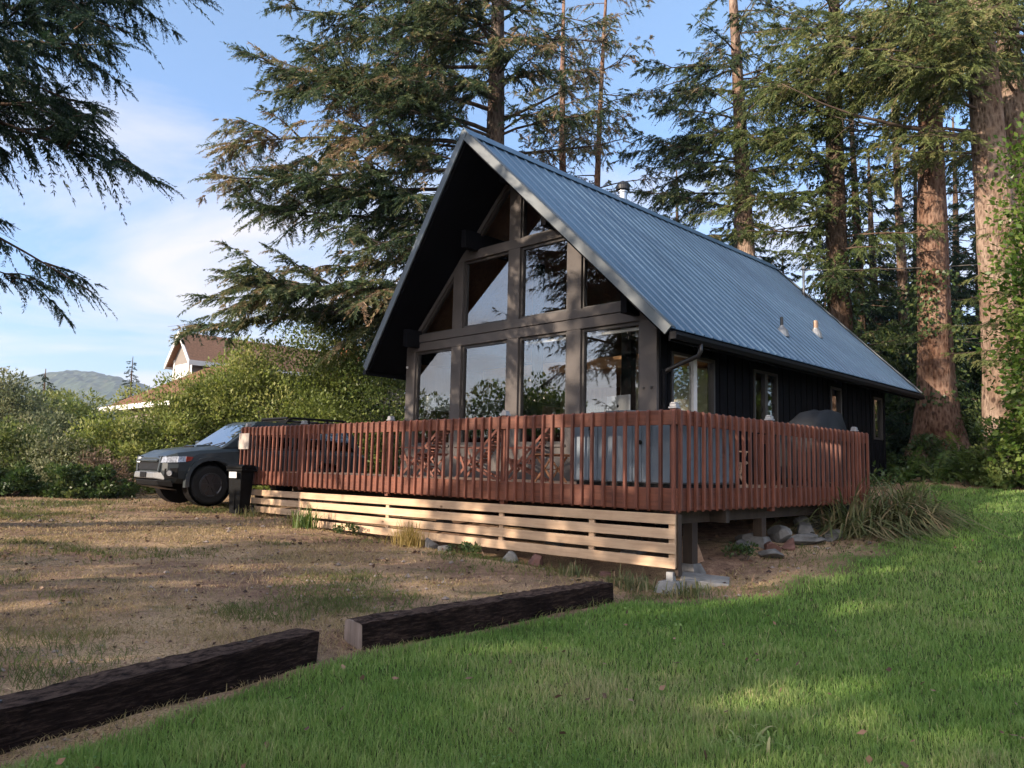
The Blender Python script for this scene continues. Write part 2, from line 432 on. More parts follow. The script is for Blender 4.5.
M['needle_far'] = foliage('far_tree_needles', [(0, (.028, .050, .024)), (.5, (.060, .085, .034)), (1, (.12, .125, .05))], .25, .55, .3)
M['leaf_yellow'] = foliage('yellow_green_leaves', [(0, (.075, .100, .022)), (.5, (.162, .202, .052)), (1, (.31, .305, .11))], .40, .45, .7)
M['leaf_green'] = foliage('mid_green_leaves', [(0, (.045, .075, .022)), (.5, (.105, .145, .042)), (1, (.20, .21, .075))], .38, .45, .7)
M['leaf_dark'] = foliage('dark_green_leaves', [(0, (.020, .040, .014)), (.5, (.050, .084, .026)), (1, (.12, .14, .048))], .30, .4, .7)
M['leaf_grey'] = foliage('grey_green_needles', [(0, (.06, .080, .040)), (.5, (.14, .160, .080)), (1, (.25, .235, .135))], .3, .55, .7)
M['leaf_dry'] = foliage('dry_brush_leaves', [(0, (.11, .075, .05)), (.5, (.21, .15, .105)), (1, (.33, .25, .19))], .25, .7, .7)
M['fern'] = foliage('fern_fronds', [(0, (.035, .070, .016)), (.5, (.075, .125, .028)), (1, (.14, .165, .05))], .38, .5, .7)
M['ivy'] = foliage('ivy_leaves', [(0, (.030, .066, .012)), (.5, (.075, .130, .022)), (1, (.16, .20, .045))], .4, .35, .7)
M['strap'] = foliage('strap_leaves', [(0, (.040, .060, .020)), (.5, (.115, .125, .050)), (.8, (.22, .18, .095)), (1, (.26, .17, .10))], .3, .5, .9)
M['grass'] = foliage('lawn_grass', [(0, (.066, .130, .028)), (.45, (.132, .232, .052)), (.8, (.205, .288, .082)), (1, (.34, .32, .16))], .35, .5, .55)
M['drygrass'] = foliage('dry_grass', [(0, (.085, .105, .032)), (.3, (.18, .155, .066)), (.65, (.30, .225, .12)), (1, (.40, .31, .19))], .3, .7, .55)
M['straw'] = foliage('straw_tuft', [(0, (.12, .13, .03)), (.5, (.30, .23, .075)), (1, (.42, .31, .13))], .35, .6, .9)
M['litter'] = foliage('fallen_leaves', [(0, (.04, .025, .02)), (.4, (.10, .058, .04)), (.8, (.20, .12, .08)), (1, (.34, .24, .17))], .1, .8, .9)
M['shingle'] = plain('orange_brown_shingles', (.25, .135, .080), .85, 0, .25, 9, .2, .2)
M['siding'] = plain('pale_grey_siding', (.17, .152, .138), .7, 0, .06, 2, .3, .05)
M['siding_taupe'] = plain('taupe_siding', (.19, .155, .135), .7, 0, .08, 2, .3, .05)  # slightly warmer tone for the right wall and the low wing
M['brick'] = plain('orange_brick', (.42, .15, .08), .85, 0, .25, 9, .2, .2)
M['cable'] = plain('cable_sheath', (.16, .14, .12), .6, 0, .1, 5, .3, 0)
M['hill'] = foliage('forested_hill', [(0, (.022, .040, .020)), (.5, (.045, .066, .028)), (1, (.095, .095, .045))], .1, .8, .02)
# ================================================================== GROUND
def build_ground():
    def axis(lo, hi, step, far):
        out = [hi]; d = step
        a = list(np.arange(lo, hi + 1e-6, step)); x = hi; d = step
        while x < far: d *= 1.28; x += d; a.append(x)
        x = lo; d = step; b = []
        while x > -far: d *= 1.28; x -= d; b.append(x)
        return np.array(b[::-1] + a)
    xs = axis(-17, 15, .13, 2600); ys = axis(1.5, 25, .13, 2600)
    X, Y = np.meshgrid(xs, ys)
    Z = ground_z(X, Y)
    near = 1 - sst(30, 60, np.hypot(X, Y - 12))
    lawn = lawn_mask(X, Y)
    Z = Z * (1 - .75 * sst(60, 400, np.hypot(X, Y)))
    Z += near * ((fnoise(X, Y, 1.1) - .5) * .05 + (fnoise(X, Y, 4.0) - .5) * .022 * (1.2 - lawn))
    nx, ny = len(xs), len(ys)
    V = np.stack([X, Y, Z], -1).reshape(-1, 3).astype(np.float32)
    i = np.arange(nx * ny).reshape(ny, nx)
    F = np.stack([i[:-1, :-1], i[:-1, 1:], i[1:, 1:], i[1:, :-1]], -1).reshape(-1, 4).astype(np.int32)
    me = bpy.data.meshes.new('ground')
    me.vertices.add(len(V)); me.vertices.foreach_set('co', V.ravel())
    me.loops.add(F.size); me.loops.foreach_set('vertex_index', F.ravel())
    me.polygons.add(len(F)); me.polygons.foreach_set('loop_start', np.arange(0, F.size, 4, dtype=np.int32)); me.polygons.foreach_set('loop_total', np.full(len(F), 4, np.int32))
    me.polygons.foreach_set('use_smooth', np.ones(len(F), bool))
    a = me.attributes.new('lawn', 'FLOAT', 'POINT'); a.data.foreach_set('value', lawn.reshape(-1).astype(np.float32))
    me.update(calc_edges=True)
    m, nt, N, L = newmat('yard_soil'); b = out_bsdf(nt)
    v = objvec(nt, (1, 1, 1), False)
    n1 = noise(nt, .55, 6, .62, v); n2 = noise(nt, 7, 6, .7, v); n3 = noise(nt, 60, 4, .7, v); n4 = noise(nt, 1.4, 5, .65, objvec(nt, (.8, 1.3, 1), False))
    dirt = ramp(nt, [(.25, (.085, .052, .038)), (.48, (.185, .115, .080)), (.75, (.33, .22, .150))]); L.new(n2.outputs['Fac'], dirt.inputs[0])
    straw = ramp(nt, [(.25, (.25, .160, .098)), (.7, (.47, .34, .205))]); L.new(n3.outputs['Fac'], straw.inputs[0])
    k = ramp(nt, [(.42, (0, 0, 0)), (.60, (1, 1, 1))]); L.new(n1.outputs['Fac'], k.inputs[0])
    mx = N.new('ShaderNodeMixRGB'); L.new(k.outputs[0], mx.inputs[0]); L.new(dirt.outputs[0], mx.inputs[1]); L.new(straw.outputs[0], mx.inputs[2])
    mk = ramp(nt, [(.56, (0, 0, 0)), (.68, (.8, .8, .8))]); L.new(n4.outputs['Fac'], mk.inputs[0])
    mossy = N.new('ShaderNodeMixRGB'); mossy.inputs[2].default_value = (.085, .088, .035, 1)
    L.new(mk.outputs[0], mossy.inputs[0]); L.new(mx.outputs[0], mossy.inputs[1])
    spk = ramp(nt, [(.36, (.30, .26, .25)), (.46, (1, 1, 1)), (.60, (1, 1, 1)), (.68, (1.6, 1.5, 1.35))]); L.new(n3.outputs['Fac'], spk.inputs[0])
    sm = N.new('ShaderNodeMixRGB'); sm.blend_type = 'MULTIPLY'; sm.inputs[0].default_value = 1; L.new(mossy.outputs[0], sm.inputs[1]); L.new(spk.outputs[0], sm.inputs[2])
    thatch = ramp(nt, [(.3, (.030, .048, .012)), (.7, (.075, .095, .028))]); L.new(n3.outputs['Fac'], thatch.inputs[0])
    at = N.new('ShaderNodeAttribute'); at.attribute_name = 'lawn'
    fin = N.new('ShaderNodeMixRGB'); L.new(at.outputs['Fac'], fin.inputs[0]); L.new(sm.outputs[0], fin.inputs[1]); L.new(thatch.outputs[0], fin.inputs[2])
    L.new(fin.outputs[0], b.inputs['Base Color']); b.inputs['Roughness'].default_value = .95; b.inputs['Specular IOR Level'].default_value = .1
    bump(nt, n3.outputs['Fac'], b, .6, .03)
    o = link('ground', me, m); tag(o, kind='structure')
build_ground()

# ================================================================== CABIN
WL, WR, XM = -9.283, -2.2, -5.7415
YB = 13.95
EL, ER, ZE, ZR = -9.986, -1.497, 3.805, 8.126
SL = (ZR - ZE) / (XM - EL)
YEF, YRF, YBK = QF - .703, QF - 1.511, 14.83     # roof front edge at the eaves and at the ridge, and back edge
FLOOR = 1.25
def rtop(x): return ZR - SL * abs(x - XM)
def yfront(x): return YRF + (YEF - YRF) * abs(x - XM) / (XM - EL)

def house_root(name, X, Y, Z, label, cat, group=None, rz=0.0):
    wx, wy = to_world(X, Y)
    return empty(name, (wx, wy, Z), YAW + rz, label, cat, group)

cabin = house_root('cabin', XM, QF, .35, 'black A-frame style cabin with tall front windows and blue metal roof', 'cabin')
COFF = (-XM, -QF, -.35)
def cpart(mb, name, mat, parent=None, **k):
    if parent is None: return mb.build(name, M[mat], cabin, COFF, **k)
    return mb.build(name, M[mat], parent, None, **k)

# roof panels with ribs ------------------------------------------------
nsl = Vector((SL, 0, 1)).normalized()
def roof_side(sg):
    xe = ER if sg > 0 else EL
    mb = MB()
    nx, nz = nsl.x * sg, nsl.z
    def P(x, y, h=0): return (x + nx * h, y, rtop(x) + nz * h)
    t = .012
    out = [P(xe, YEF), P(xe, YBK), P(XM, YBK), P(XM, YRF)]
    low = [P(xe, YEF, -t), P(xe, YBK, -t), P(XM, YBK, -t), P(XM, YRF, -t)]
    mb.add(out + low, [(0,1,2,3),(7,6,5,4),(0,4,5,1),(1,5,6,2),(2,6,7,3),(3,7,4,0)])
    y = YRF + .05; k = 0
    while y < YBK - .03:
        x0 = xe
        x1 = XM + .0 * sg
        if y < YEF:
            f = (y - YRF) / (YEF - YRF)
            x0 = XM + (xe - XM) * f
        hh = .024
        for (w0, w1) in ((.026, .012),):
            a = [P(x0, y - w0), P(x0, y + w0), P(x0, y + w1, hh), P(x0, y - w1, hh)]
            b = [P(x1, y - w0), P(x1, y + w0), P(x1, y + w1, hh), P(x1, y - w1, hh)]
            mb.add(a + b, [(3,2,1,0),(4,5,6,7),(0,1,5,4),(1,2,6,5),(2,3,7,6),(3,0,4,7)])
        y += .3048
    o = cpart(mb, 'roof_panel', 'roof')
    # dark soffit boards and rafters under the metal
    mb = MB(); e = .03; T = .17
    vs = []
    for h in (-.014, -T):
        vs += [P(xe - .01 * sg, YEF + e, h), P(xe - .01 * sg, YBK - e, h), P(XM, YBK - e, h), P(XM, YRF + e, h)]
    mb.add(vs, [(0,1,2,3),(7,6,5,4),(0,4,5,1),(1,5,6,2),(2,6,7,3),(3,7,4,0)])
    cpart(mb, 'soffit', 'soffit')
    # metal rake trim on the sloping front and back edges
    for (yf0, yf1, d) in ((YEF, YRF, -1), (YBK, YBK, 1)):
        mb = MB(); H = .17
        pts = []
        for x, yy in ((xe + .02 * sg, yf0), (XM, yf1)):
            for (dy, h) in ((d * .004, .045), (d * .034, .045), (d * .034, .045 - H), (d * .004, .045 - H)):
                pts.append(P(x, yy + dy, h))
        mb.add(pts, [(3,2,1,0),(4,5,6,7),(0,1,5,4),(1,2,6,5),(2,3,7,6),(3,0,4,7)])
        pts = []
        for x, yy in ((xe + .02 * sg, yf0), (XM, yf1)):
            for (dy, h) in ((d * .034, .034), (-d * .10, .034), (-d * .10, .046), (d * .034, .046)):
                pts.append(P(x, yy + dy, h))
        mb.add(pts, [(3,2,1,0),(4,5,6,7),(0,1,5,4),(1,2,6,5),(2,3,7,6),(3,0,4,7)])
        cpart(mb, 'rake_trim', 'roof_trim')
    # eave fascia
    mb = MB(); xf = xe - .02 * sg
    mb.box(min(xf, xf - .03 * sg), max(xf, xf - .03 * sg), YEF + .05, YBK - .05, ZE - .215, ZE - .02)
    cpart(mb, 'fascia', 'black')
for sg in (1, -1): roof_side(sg)
mb = MB()
for sg in (1, -1):
    a = []
    for y in (YRF - .03, YBK + .03):
        for d, h in ((0, .055), (.17 * sg, .035), (.17 * sg, .047), (0, .070)):
            x = XM + d; a.append((x + nsl.x * sg * h * (1 if d else 0), y, rtop(x) + h * (nsl.z if d else 1.1)))
    mb.add(a, [(3,2,1,0),(4,5,6,7),(0,1,5,4),(1,2,6,5),(2,3,7,6),(3,0,4,7)])
cpart(mb, 'ridge_cap', 'roof')
# purlins that carry the overhang
for sg in (1, -1):
    for (off, zb) in ((3.12, None), (1.17, None)):
        x = XM + sg * off
        zt = rtop(x) - .32
        mb = MB().box(x - .07, x + .07, QF - .42, QF + 1.2, zt - .40, zt)
        cpart(mb, 'purlin', 'black', bevel=.008)
mb = MB().box(XM - .07, XM + .07, QF - .45, QF + 1.0, ZR - .72, ZR - .28); cpart(mb, 'ridge_beam', 'black', bevel=.008)
# gutter and downspout on the visible eave
def gutter(xe, sg):
    mb = MB(); x0 = xe - .005 * sg
    prof = [(0, .0), (0, -.105), (.075, -.115), (.118, -.05), (.118, .0), (.110, .0), (.106, -.046), (.070, -.103), (.008, -.095), (.008, 0)]
    mb.prism([(x0 + sg * a, ZE - .075 + b) for a, b in prof], 'y', YEF + .02, YBK - .02)
    for y in (YEF + .018, YBK - .026): mb.box(min(x0, x0 + .118 * sg), max(x0, x0 + .118 * sg), y, y + .008, ZE - .19, ZE - .073)
    return cpart(mb, 'gutter', 'gutter')
gutter(ER, 1); gutter(EL, -1)
mb = MB().tube([(ER + .05, 3.02, ZE - .17), (ER + .05, 3.02, ZE - .30), (ER + .0, 3.03, ZE - .37), (ER - .35, 3.04, ZE - .47), (WR + .12, 3.02, ZE - .56), (WR + .05, 3.0, ZE - .60), (WR + .02, 2.99, ZE - .62)], .042, 10)
ds_ = cpart(mb, 'downspout', 'downspout', smooth=True)
cpart(MB().tube([(WR + .055, 2.985, ZE - .56), (WR + .055, 2.985, .9)], .04, 10), 'downpipe', 'black', ds_)

# front wall -----------------------------------------------------------
PX = [(-9.283, -8.96), (-7.66, -7.34), (-5.905, -5.575), (-4.27, -3.92), (-2.56, -2.2)]
LB0, LB1, UB0, UB1, SILL = 4.143, 4.533, 6.05, 6.25, 1.95
def under(x): return rtop(x) - .26
for (a, b) in PX:
    m_ = (a + b) / 2
    top = [(a, min(under(a), 99)), (b, min(under(b), 99))]
    if a < XM < b: poly = [(a, FLOOR - .3), (b, FLOOR - .3), (b, under(b)), (XM, under(XM)), (a, under(a))]
    else: poly = [(a, FLOOR - .3), (b, FLOOR - .3), (b, under(b)), (a, under(a))]
    mb = MB().prism(poly, 'y', QF - .02, QF + .18); cpart(mb, 'post', 'taupe', bevel=.006)
def beam(z0, z1):
    x0 = max(WL + .004, XM - (ZR - .262 - z0) / SL); x1 = min(WR - .004, XM + (ZR - .262 - z0) / SL)
    xa = max(x0, XM - (ZR - .262 - z1) / SL); xb = min(x1, XM + (ZR - .262 - z1) / SL)
    return [(x0, z0), (x1, z0), (xb, z1), (xa, z1)]
zm = (LB0 + LB1) / 2 + .01
mb = MB().prism(beam(LB0, zm - .006), 'y', QF - .028, QF + .16); cpart(mb, 'beam', 'taupe', bevel=.006)
mb = MB().prism(beam(zm + .006, LB1), 'y', QF - .042, QF + .16); cpart(mb, 'beam', 'taupe', bevel=.006)
mb = MB().prism(beam(UB0, UB1), 'y', QF - .028, QF + .16); cpart(mb, 'beam', 'taupe', bevel=.006)
# sloping trim under the roof line on the glass wall
for sg in (1, -1):
    mb = MB(); xe = XM + sg * 3.50
    q = [(xe, under(xe)), (XM + .02 * sg, under(XM + .02)), (XM + .02 * sg, under(XM + .02) - .13), (xe, under(xe) - .13)]
    mb.prism(q, 'y', QF - .012, QF + .12); cpart(mb, 'gable_trim', 'taupe')

def inset(poly, d):
    """inward offset of a convex counter-clockwise polygon."""
    n = len(poly); out = []
    for i in range(n):
        p0, p1, p2 = (Vector(poly[(i + k) % n]) for k in (-1, 0, 1))
        e1 = (p1 - p0).normalized(); e2 = (p2 - p1).normalized()
        n1 = Vector((-e1.y, e1.x)); n2 = Vector((-e2.y, e2.x))
        bis = (n1 + n2); bis /= max(.25, bis.length_squared / 2)
        out.append(tuple(p1 + bis * d))
    return out

def window_front(poly, glass='glass', fw=.055, y0=QF + .03, bare=False):
    """frame ring plus a glass pane, in the front wall plane."""
    a = poly; b = inset(poly, fw); n = len(poly); mb = MB()
    vs = [(p[0], y0, p[1]) for p in a] + [(p[0], y0, p[1]) for p in b] + [(p[0], y0 + .09, p[1]) for p in a] + [(p[0], y0 + .09, p[1]) for p in b]
    fs = []
    for i in range(n):
        j = (i + 1) % n
        fs += [(i, j, n + j, n + i), (2*n+i, 3*n+i, 3*n+j, 2*n+j), (n+i, n+j, 3*n+j, 3*n+i), (i, 2*n+i, 2*n+j, j)]
    mb.add(vs, fs)
    w = cpart(mb, 'window', 'blacktrim')
    c = inset(poly, fw - .012)
    g = MB().add([(p[0], y0 + .045, p[1]) for p in c], [tuple(range(n))])
    cpart(g, 'pane', glass, w, fix=False)
    return w
M['blacktrim'] = plain('dark_window_frame', (.035, .031, .029), .5, 0, .12, 4, .4, .04)
def zroof(x): return under(x) - .13
for i in range(4):
    xa, xb = PX[i][1], PX[i + 1][0]
    window_front([(xa, SILL), (xb, SILL), (xb, LB0), (xa, LB0)])
    mb = MB().box(xa, xb, QF + .0, QF + .12, FLOOR - .3, SILL - .05); cpart(mb, 'wall_panel', 'taupe')
    mb = MB().box(xa - .02, xb + .02, QF - .05, QF + .13, SILL - .05, SILL - .004); cpart(mb, 'sill', 'taupe')
    if i in (1, 2):
        window_front([(xa, LB1), (xb, LB1), (xb, UB0), (xa, UB0)])
for sg in (1, -1):
    # outer triangle beside the outer mid post, and the pair of triangles under the ridge
    xi = PX[3][1] if sg > 0 else PX[1][0]
    xo = XM + sg * (ZR - .39 - LB1) / SL
    tri = [(xi, LB1), (xo, LB1), (xi, zroof(xi))] if sg > 0 else [(xo, LB1), (xi, LB1), (xi, zroof(xi))]
    window_front(tri, fw=.04)
    xi = PX[2][1] if sg > 0 else PX[2][0]
    xo = XM + sg * (ZR - .39 - UB1) / SL
    tri = [(xi, UB1), (xo, UB1), (xi, zroof(xi))] if sg > 0 else [(xo, UB1), (xi, UB1), (xi, zroof(xi))]
    window_front(tri, fw=.035)
# raised blinds at the head of the two right hand windows
for i in (2, 3):
    xa, xb = PX[i][1], PX[i + 1][0]
    mb = MB().box(xa + .07, xb - .07, QF + .14, QF + .19, LB0 - .135, LB0 - .075); cpart(mb, 'blind', 'white')

# side walls with battens ---------------------------------------------
WIN = [(3.28, 4.78, 2.35, 3.62, (4.02, 4.14)), (6.36, 7.44, 2.35, 3.62, (6.86, 6.98)), (10.30, 10.95, 2.55, 3.62, None), (13.15, 13.80, 2.45, 3.60, None)]
def wall_with_holes(x0, x1, holes, zb0, zb1, ztop):
    """wall along y between x0 and x1, cut into bays round its windows; foot follows the ground."""
    mb = MB(); ys = [QF + .18, YB]
    cuts = sorted([h[0] for h in holes] + [h[1] for h in holes])
    ys = [QF + .18] + cuts + [YB]
    foot = lambda y: zb0 + (zb1 - zb0) * (y - QF) / (YB - QF)
    for a, b in zip(ys[:-1], ys[1:]):
        h = [w for w in holes if abs(w[0] - a) < 1e-6]
        z0a, z0b = foot(a), foot(b)
        segs = [(None, h[0][2]), (h[0][3], ztop)] if h else [(None, ztop)]
        for lo, hi in segs:
            la, lb = (z0a, z0b) if lo is None else (lo, lo)
            mb.add([(x0,a,la),(x1,a,la),(x1,b,lb),(x0,b,lb),(x0,a,hi),(x1,a,hi),(x1,b,hi),(x0,b,hi)],
                   [(3,2,1,0),(4,5,6,7),(0,1,5,4),(1,2,6,5),(2,3,7,6),(3,0,4,7)])
    return mb
mb = wall_with_holes(WR - .14, WR, WIN, .25, 1.05, rtop(WR) - .28)
sw = cpart(mb, 'side_wall', 'black')
mb = MB(); y = QF + .32
while y < YB - .02:
    segs = [(.3 + .08 * (y - QF), rtop(WR) - .30)]
    for (a, b, z0, z1, _) in WIN:
        if a - .07 < y < b + .07: segs = [(.3 + .08 * (y - QF), z0 - .1), (z1 + .1, rtop(WR) - .30)]
    for a, b in segs: mb.box(WR, WR + .022, y - .021, y + .021, a, b)
    y += .305
cpart(mb, 'batten', 'black', sw)
mb = MB().box(WR - .02, WR + .035, QF + .06, QF + .26, .4, rtop(WR) - .30); cpart(mb, 'corner_board', 'black')
mb = MB().box(WR - .02, WR + .035, YB - .10, YB + .02, .95, rtop(WR) - .30); cpart(mb, 'corner_board', 'black')
for (a, b, z0, z1, mul) in WIN:
    mb = MB(); x0, x1 = WR - .10, WR + .03; t = .055
    mb.box(x0, x1, a, a + t, z0, z1); mb.box(x0, x1, b - t, b, z0, z1)
    mb.box(x0, x1, a + t, b - t, z0, z0 + t); mb.box(x0, x1, a + t, b - t, z1 - t, z1)
    w = cpart(mb, 'window', 'blacktrim')
    if mul: cpart(MB().box(x0 + .02, x1 - .01, mul[0], mul[1], z0 + t, z1 - t), 'mullion', 'white' if a < 4 else 'blacktrim', w)
    cpart(MB().add([(WR - .03, a + t - .01, z0 + t - .01), (WR - .03, b - t + .01, z0 + t - .01), (WR - .03, b - t + .01, z1 - t + .01), (WR - .03, a + t - .01, z1 - t + .01)], [(0,1,2,3)]), 'pane', 'sideglass' if mul else 'glass', w, fix=False)
# left wall (with two windows that light the room) and back wall
WL_WIN = [(4.85, 5.5, 2.0, 3.1, None), (7.5, 8.6, 2.2, 3.3, None)]
mb = wall_with_holes(WL, WL + .14, WL_WIN, .25, .9, rtop(WL) - .28); cpart(mb, 'side_wall', 'black')
for (a, b, z0, z1, _) in WL_WIN:
    mb = MB(); x0, x1 = WL - .03, WL + .10; t = .06
    mb.box(x0, x1, a, a + t, z0, z1); mb.box(x0, x1, b - t, b, z0, z1); mb.box(x0, x1, a + t, b - t, z0, z0 + t); mb.box(x0, x1, a + t, b - t, z1 - t, z1)
    w = cpart(mb, 'window', 'blacktrim')
    cpart(MB().add([(WL + .03, a + t - .01, z0 + t - .01), (WL + .03, b - t + .01, z0 + t - .01), (WL + .03, b - t + .01, z1 - t + .01), (WL + .03, a + t - .01, z1 - t + .01)], [(3,2,1,0)]), 'pane', 'sideglass', w, fix=False)
mb = MB().prism([(WL + .14, .8), (WR - .14, 1.0), (WR - .14, under(WR - .14)), (XM, under(XM)), (WL + .14, under(WL + .14))], 'y', YB - .14, YB - .002); cpart(mb, 'back_wall', 'black')
# interior --------------------------------------------------------------
mb = MB().box(WL + .15, WR - .15, QF + .2, YB - .15, FLOOR - .25, FLOOR + .01); cpart(mb, 'interior_floor', 'inwood')
mb = MB()
YP = 8.3
mb.prism([(WL + .15, FLOOR + .012), (WR - 1.6, FLOOR + .012), (WR - 1.6, 3.70), (WL + .15, 3.70)], 'y', YP, YP + .1); cpart(mb, 'interior_partition', 'inwood')
mb = MB().box(WR - 3.2, WR - .2, 6.12, 6.22, FLOOR + .012, 3.7); mb.box(WR - 1.95, WR - .16, 8.9, 9.0, FLOOR + .012, 3.7); cpart(mb, 'interior_partition', 'inwall')
mb = MB().box(WL + .16, WR - .16, 5.2, YB - .16, 3.72, 3.98); cpart(mb, 'loft_floor', 'inbeam')
mb = MB().box(-4.55, -4.30, 5.0, 5.19, FLOOR + .012, 6.0); mb.box(-7.2, -7.0, 5.0, 5.19, FLOOR + .012, 6.4); cpart(mb, 'interior_post', 'black')
for sg in (1, -1):
    xe = WR - .15 if sg > 0 else WL + .15
    mb = MB(); q = [(xe, rtop(xe) - .245), (XM, ZR - .245), (XM, ZR - .275), (xe, rtop(xe) - .275)]
    mb.prism(q, 'y', QF + .19, YB - .16); cpart(mb, 'interior_ceiling', 'inwood')
mb = MB().box(WR - .16, WR - .145, QF + .3, 3.2, FLOOR + .02, 3.9); mb.box(WL + .145, WL + .16, QF + .3, 5.5, FLOOR + .02, 3.9); cpart(mb, 'interior_lining', 'inwood')
# roof fittings ------------------------------------------------------------
def roofpt(X, Y): return (X, Y, rtop(X))
mb = MB().lathe([(.105, ZR - .5), (.105, ZR + .30), (.13, ZR + .305), (.13, ZR + .335)], 20, 'z', (XM - .16, 6.85, 0)); f = cpart(mb, 'flue_pipe', 'steel', smooth=False)
mb = MB().lathe([(.105, ZR + .336), (.175, ZR + .37), (.175, ZR + .47), (.12, ZR + .56), (.03, ZR + .61)], 20, 'z', (XM - .16, 6.85, 0)); cpart(mb, 'flue_cap', 'blackmetal', f)
def vent(X, Y, h, mat, r=.05, boot=True):
    z = rtop(X)
    v = cpart(MB().lathe([(r, z - .1), (r, z + h)], 14, 'z', (X, Y, 0)), 'vent_pipe', mat)
    if boot:
        mb = MB(); mb.lathe([(.16, z - .12), (.13, z + .03), (r + .015, z + .12), (r + .012, z + .15)], 14, 'z', (X, Y, 0))
        cpart(mb, 'vent_boot', 'galv', v)
vent(-2.327, 8.01, .34, 'blackmetal', .035)
vent(-2.70, 10.75, .34, 'copper', .06)
mz = rtop(-4.56)
ms = cpart(MB().lathe([(.035, mz - .15), (.035, mz + .80)], 12, 'z', (-4.56, 14.37, 0)), 'service_mast', 'galv')
cpart(MB().lathe([(.05, mz + .80), (.075, mz + .84), (.05, mz + .93), (.01, mz + .95)], 12, 'z', (-4.56, 14.37, 0)), 'weatherhead', 'galv', ms)
cpart(MB().lathe([(.11, mz - .16), (.05, mz + .10)], 12, 'z', (-4.56, 14.37, 0)), 'vent_boot', 'blackmetal', ms)
# small porch lamp and bolts on the front
mb = MB().box(-9.235, -9.20, QF - .06, QF - .025, 3.77, 3.82); cpart(mb, 'porch_light', 'white')
for xx in (-2.47, -2.30):
    mb = MB().lathe([(.022, QF - .045), (.022, QF - .015)], 8, 'y', (xx, 0, 2.93)); cpart(mb, 'bolt_head', 'blackmetal')

# things inside ---------------------------------------------------------
def at_house(X, Y, Z): return (*to_world(X, Y), Z)
lamp = house_root('floor_lamp', -8.72, 3.35, FLOOR + .012, 'floor lamp with pale square shade behind the left window', 'lamp')
MB().lathe([(.15, 0), (.15, .02), (.02, .03), (.012, .06), (.012, 1.55)], 20).build('stand', M['blackmetal'], lamp)
MB().box(-.22, .22, -.22, .22, 1.52, 1.86).build('lamp_shade', M['lampshade'], lamp, bevel=.01)
tv = house_root('cabinet', -7.75, 4.3, FLOOR + .012, 'tall dark cabinet behind the second window from the left', 'cabinet')
MB().box(-.58, .58, -.22, .25, 0, 1.92).build('carcass', M['screen'], tv, bevel=.008)
for s_ in (-1, 1):
    d_ = MB().box(min(s_ * .01, s_ * .56), max(s_ * .01, s_ * .56), -.24, -.221, .08, 1.88).build('door', M['screen'], tv, bevel=.004)
    MB().box(s_ * .06 - .01, s_ * .06 + .01, -.262, -.241, .9, 1.05).build('handle', M['steel'], d_)
desk = house_root('desk', -3.5, 3.6, FLOOR + .012, 'plain tall wooden desk behind the right front window', 'desk')
MB().box(-.62, .62, -.34, .34, 1.08, 1.12).build('desk_top', M['inbeam'], desk, bevel=.006)
for sx in (-1, 1):
    for sy in (-1, 1): MB().box(sx*.57-.025, sx*.57+.025, sy*.29-.025, sy*.29+.025, 0, 1.08).build('leg', M['inbeam'], desk)
imac = house_root('computer_monitor', -3.52, 3.52, FLOOR + 1.134, 'silver desktop computer seen from the back on the desk', 'computer', rz=R(-12))
MB().box(-.33, .33, -.015, .02, .09, .52).build('housing', M['alu'], imac, bevel=.012, seg=2)
mb = MB(); mb.bar((0, .0, .16), (0, .10, .01), .19, .008, (0, 1, 0)); mb.box(-.095, .095, -.02, .13, 0, .010); mb.build('foot', M['alu'], imac)
mb = MB(); n = 18
mb.prism([(.026 * math.cos(2*math.pi*k/n), .31 + .030 * math.sin(2*math.pi*k/n)) for k in range(n)], 'y', -.0165, -.0152)
mb.prism([(.004 + .008 * math.cos(2*math.pi*k/n) , .352 + .012 * math.sin(2*math.pi*k/n)) for k in range(n)], 'y', -.0165, -.0152)
mb.build('logo', M['screen'], imac)

# ================================================================== DECK
RT, PB = 2.274, .974            # top of the railing, bottom of the pickets
FLEN, SLEN = 11.69, 6.43
deck = house_root('deck', 0, 0, .1, 'wooden deck with red stained picket railing and pale cedar skirt boards', 'deck')
DO = (0, 0, -.1)
def dpart(mb, name, mat, parent=None, **k):
    return mb.build(name, M[mat], deck if parent is None else parent, DO if parent is None else None, **k)
# floor boards
mb = MB(); y = .02
while y < 2.78: mb.box(-FLEN + .02, -.02, y, min(y + .134, 2.8), FLOOR - .035, FLOOR); y += .14
while y < SLEN - .02: mb.box(WR + .04, -.02, y, min(y + .134, SLEN - .02), FLOOR - .035, FLOOR); y += .14
dpart(mb, 'deck_boards', 'deckwood')
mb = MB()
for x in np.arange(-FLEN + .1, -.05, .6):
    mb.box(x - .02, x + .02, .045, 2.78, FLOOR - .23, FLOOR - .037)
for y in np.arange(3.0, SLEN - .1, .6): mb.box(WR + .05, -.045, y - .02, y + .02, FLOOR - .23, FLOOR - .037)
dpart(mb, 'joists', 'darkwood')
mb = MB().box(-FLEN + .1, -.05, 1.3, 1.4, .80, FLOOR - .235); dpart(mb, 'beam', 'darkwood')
mb = MB().box(-.42, -.30, .1, SLEN - .1, .80, FLOOR - .235); dpart(mb, 'beam', 'darkwood')
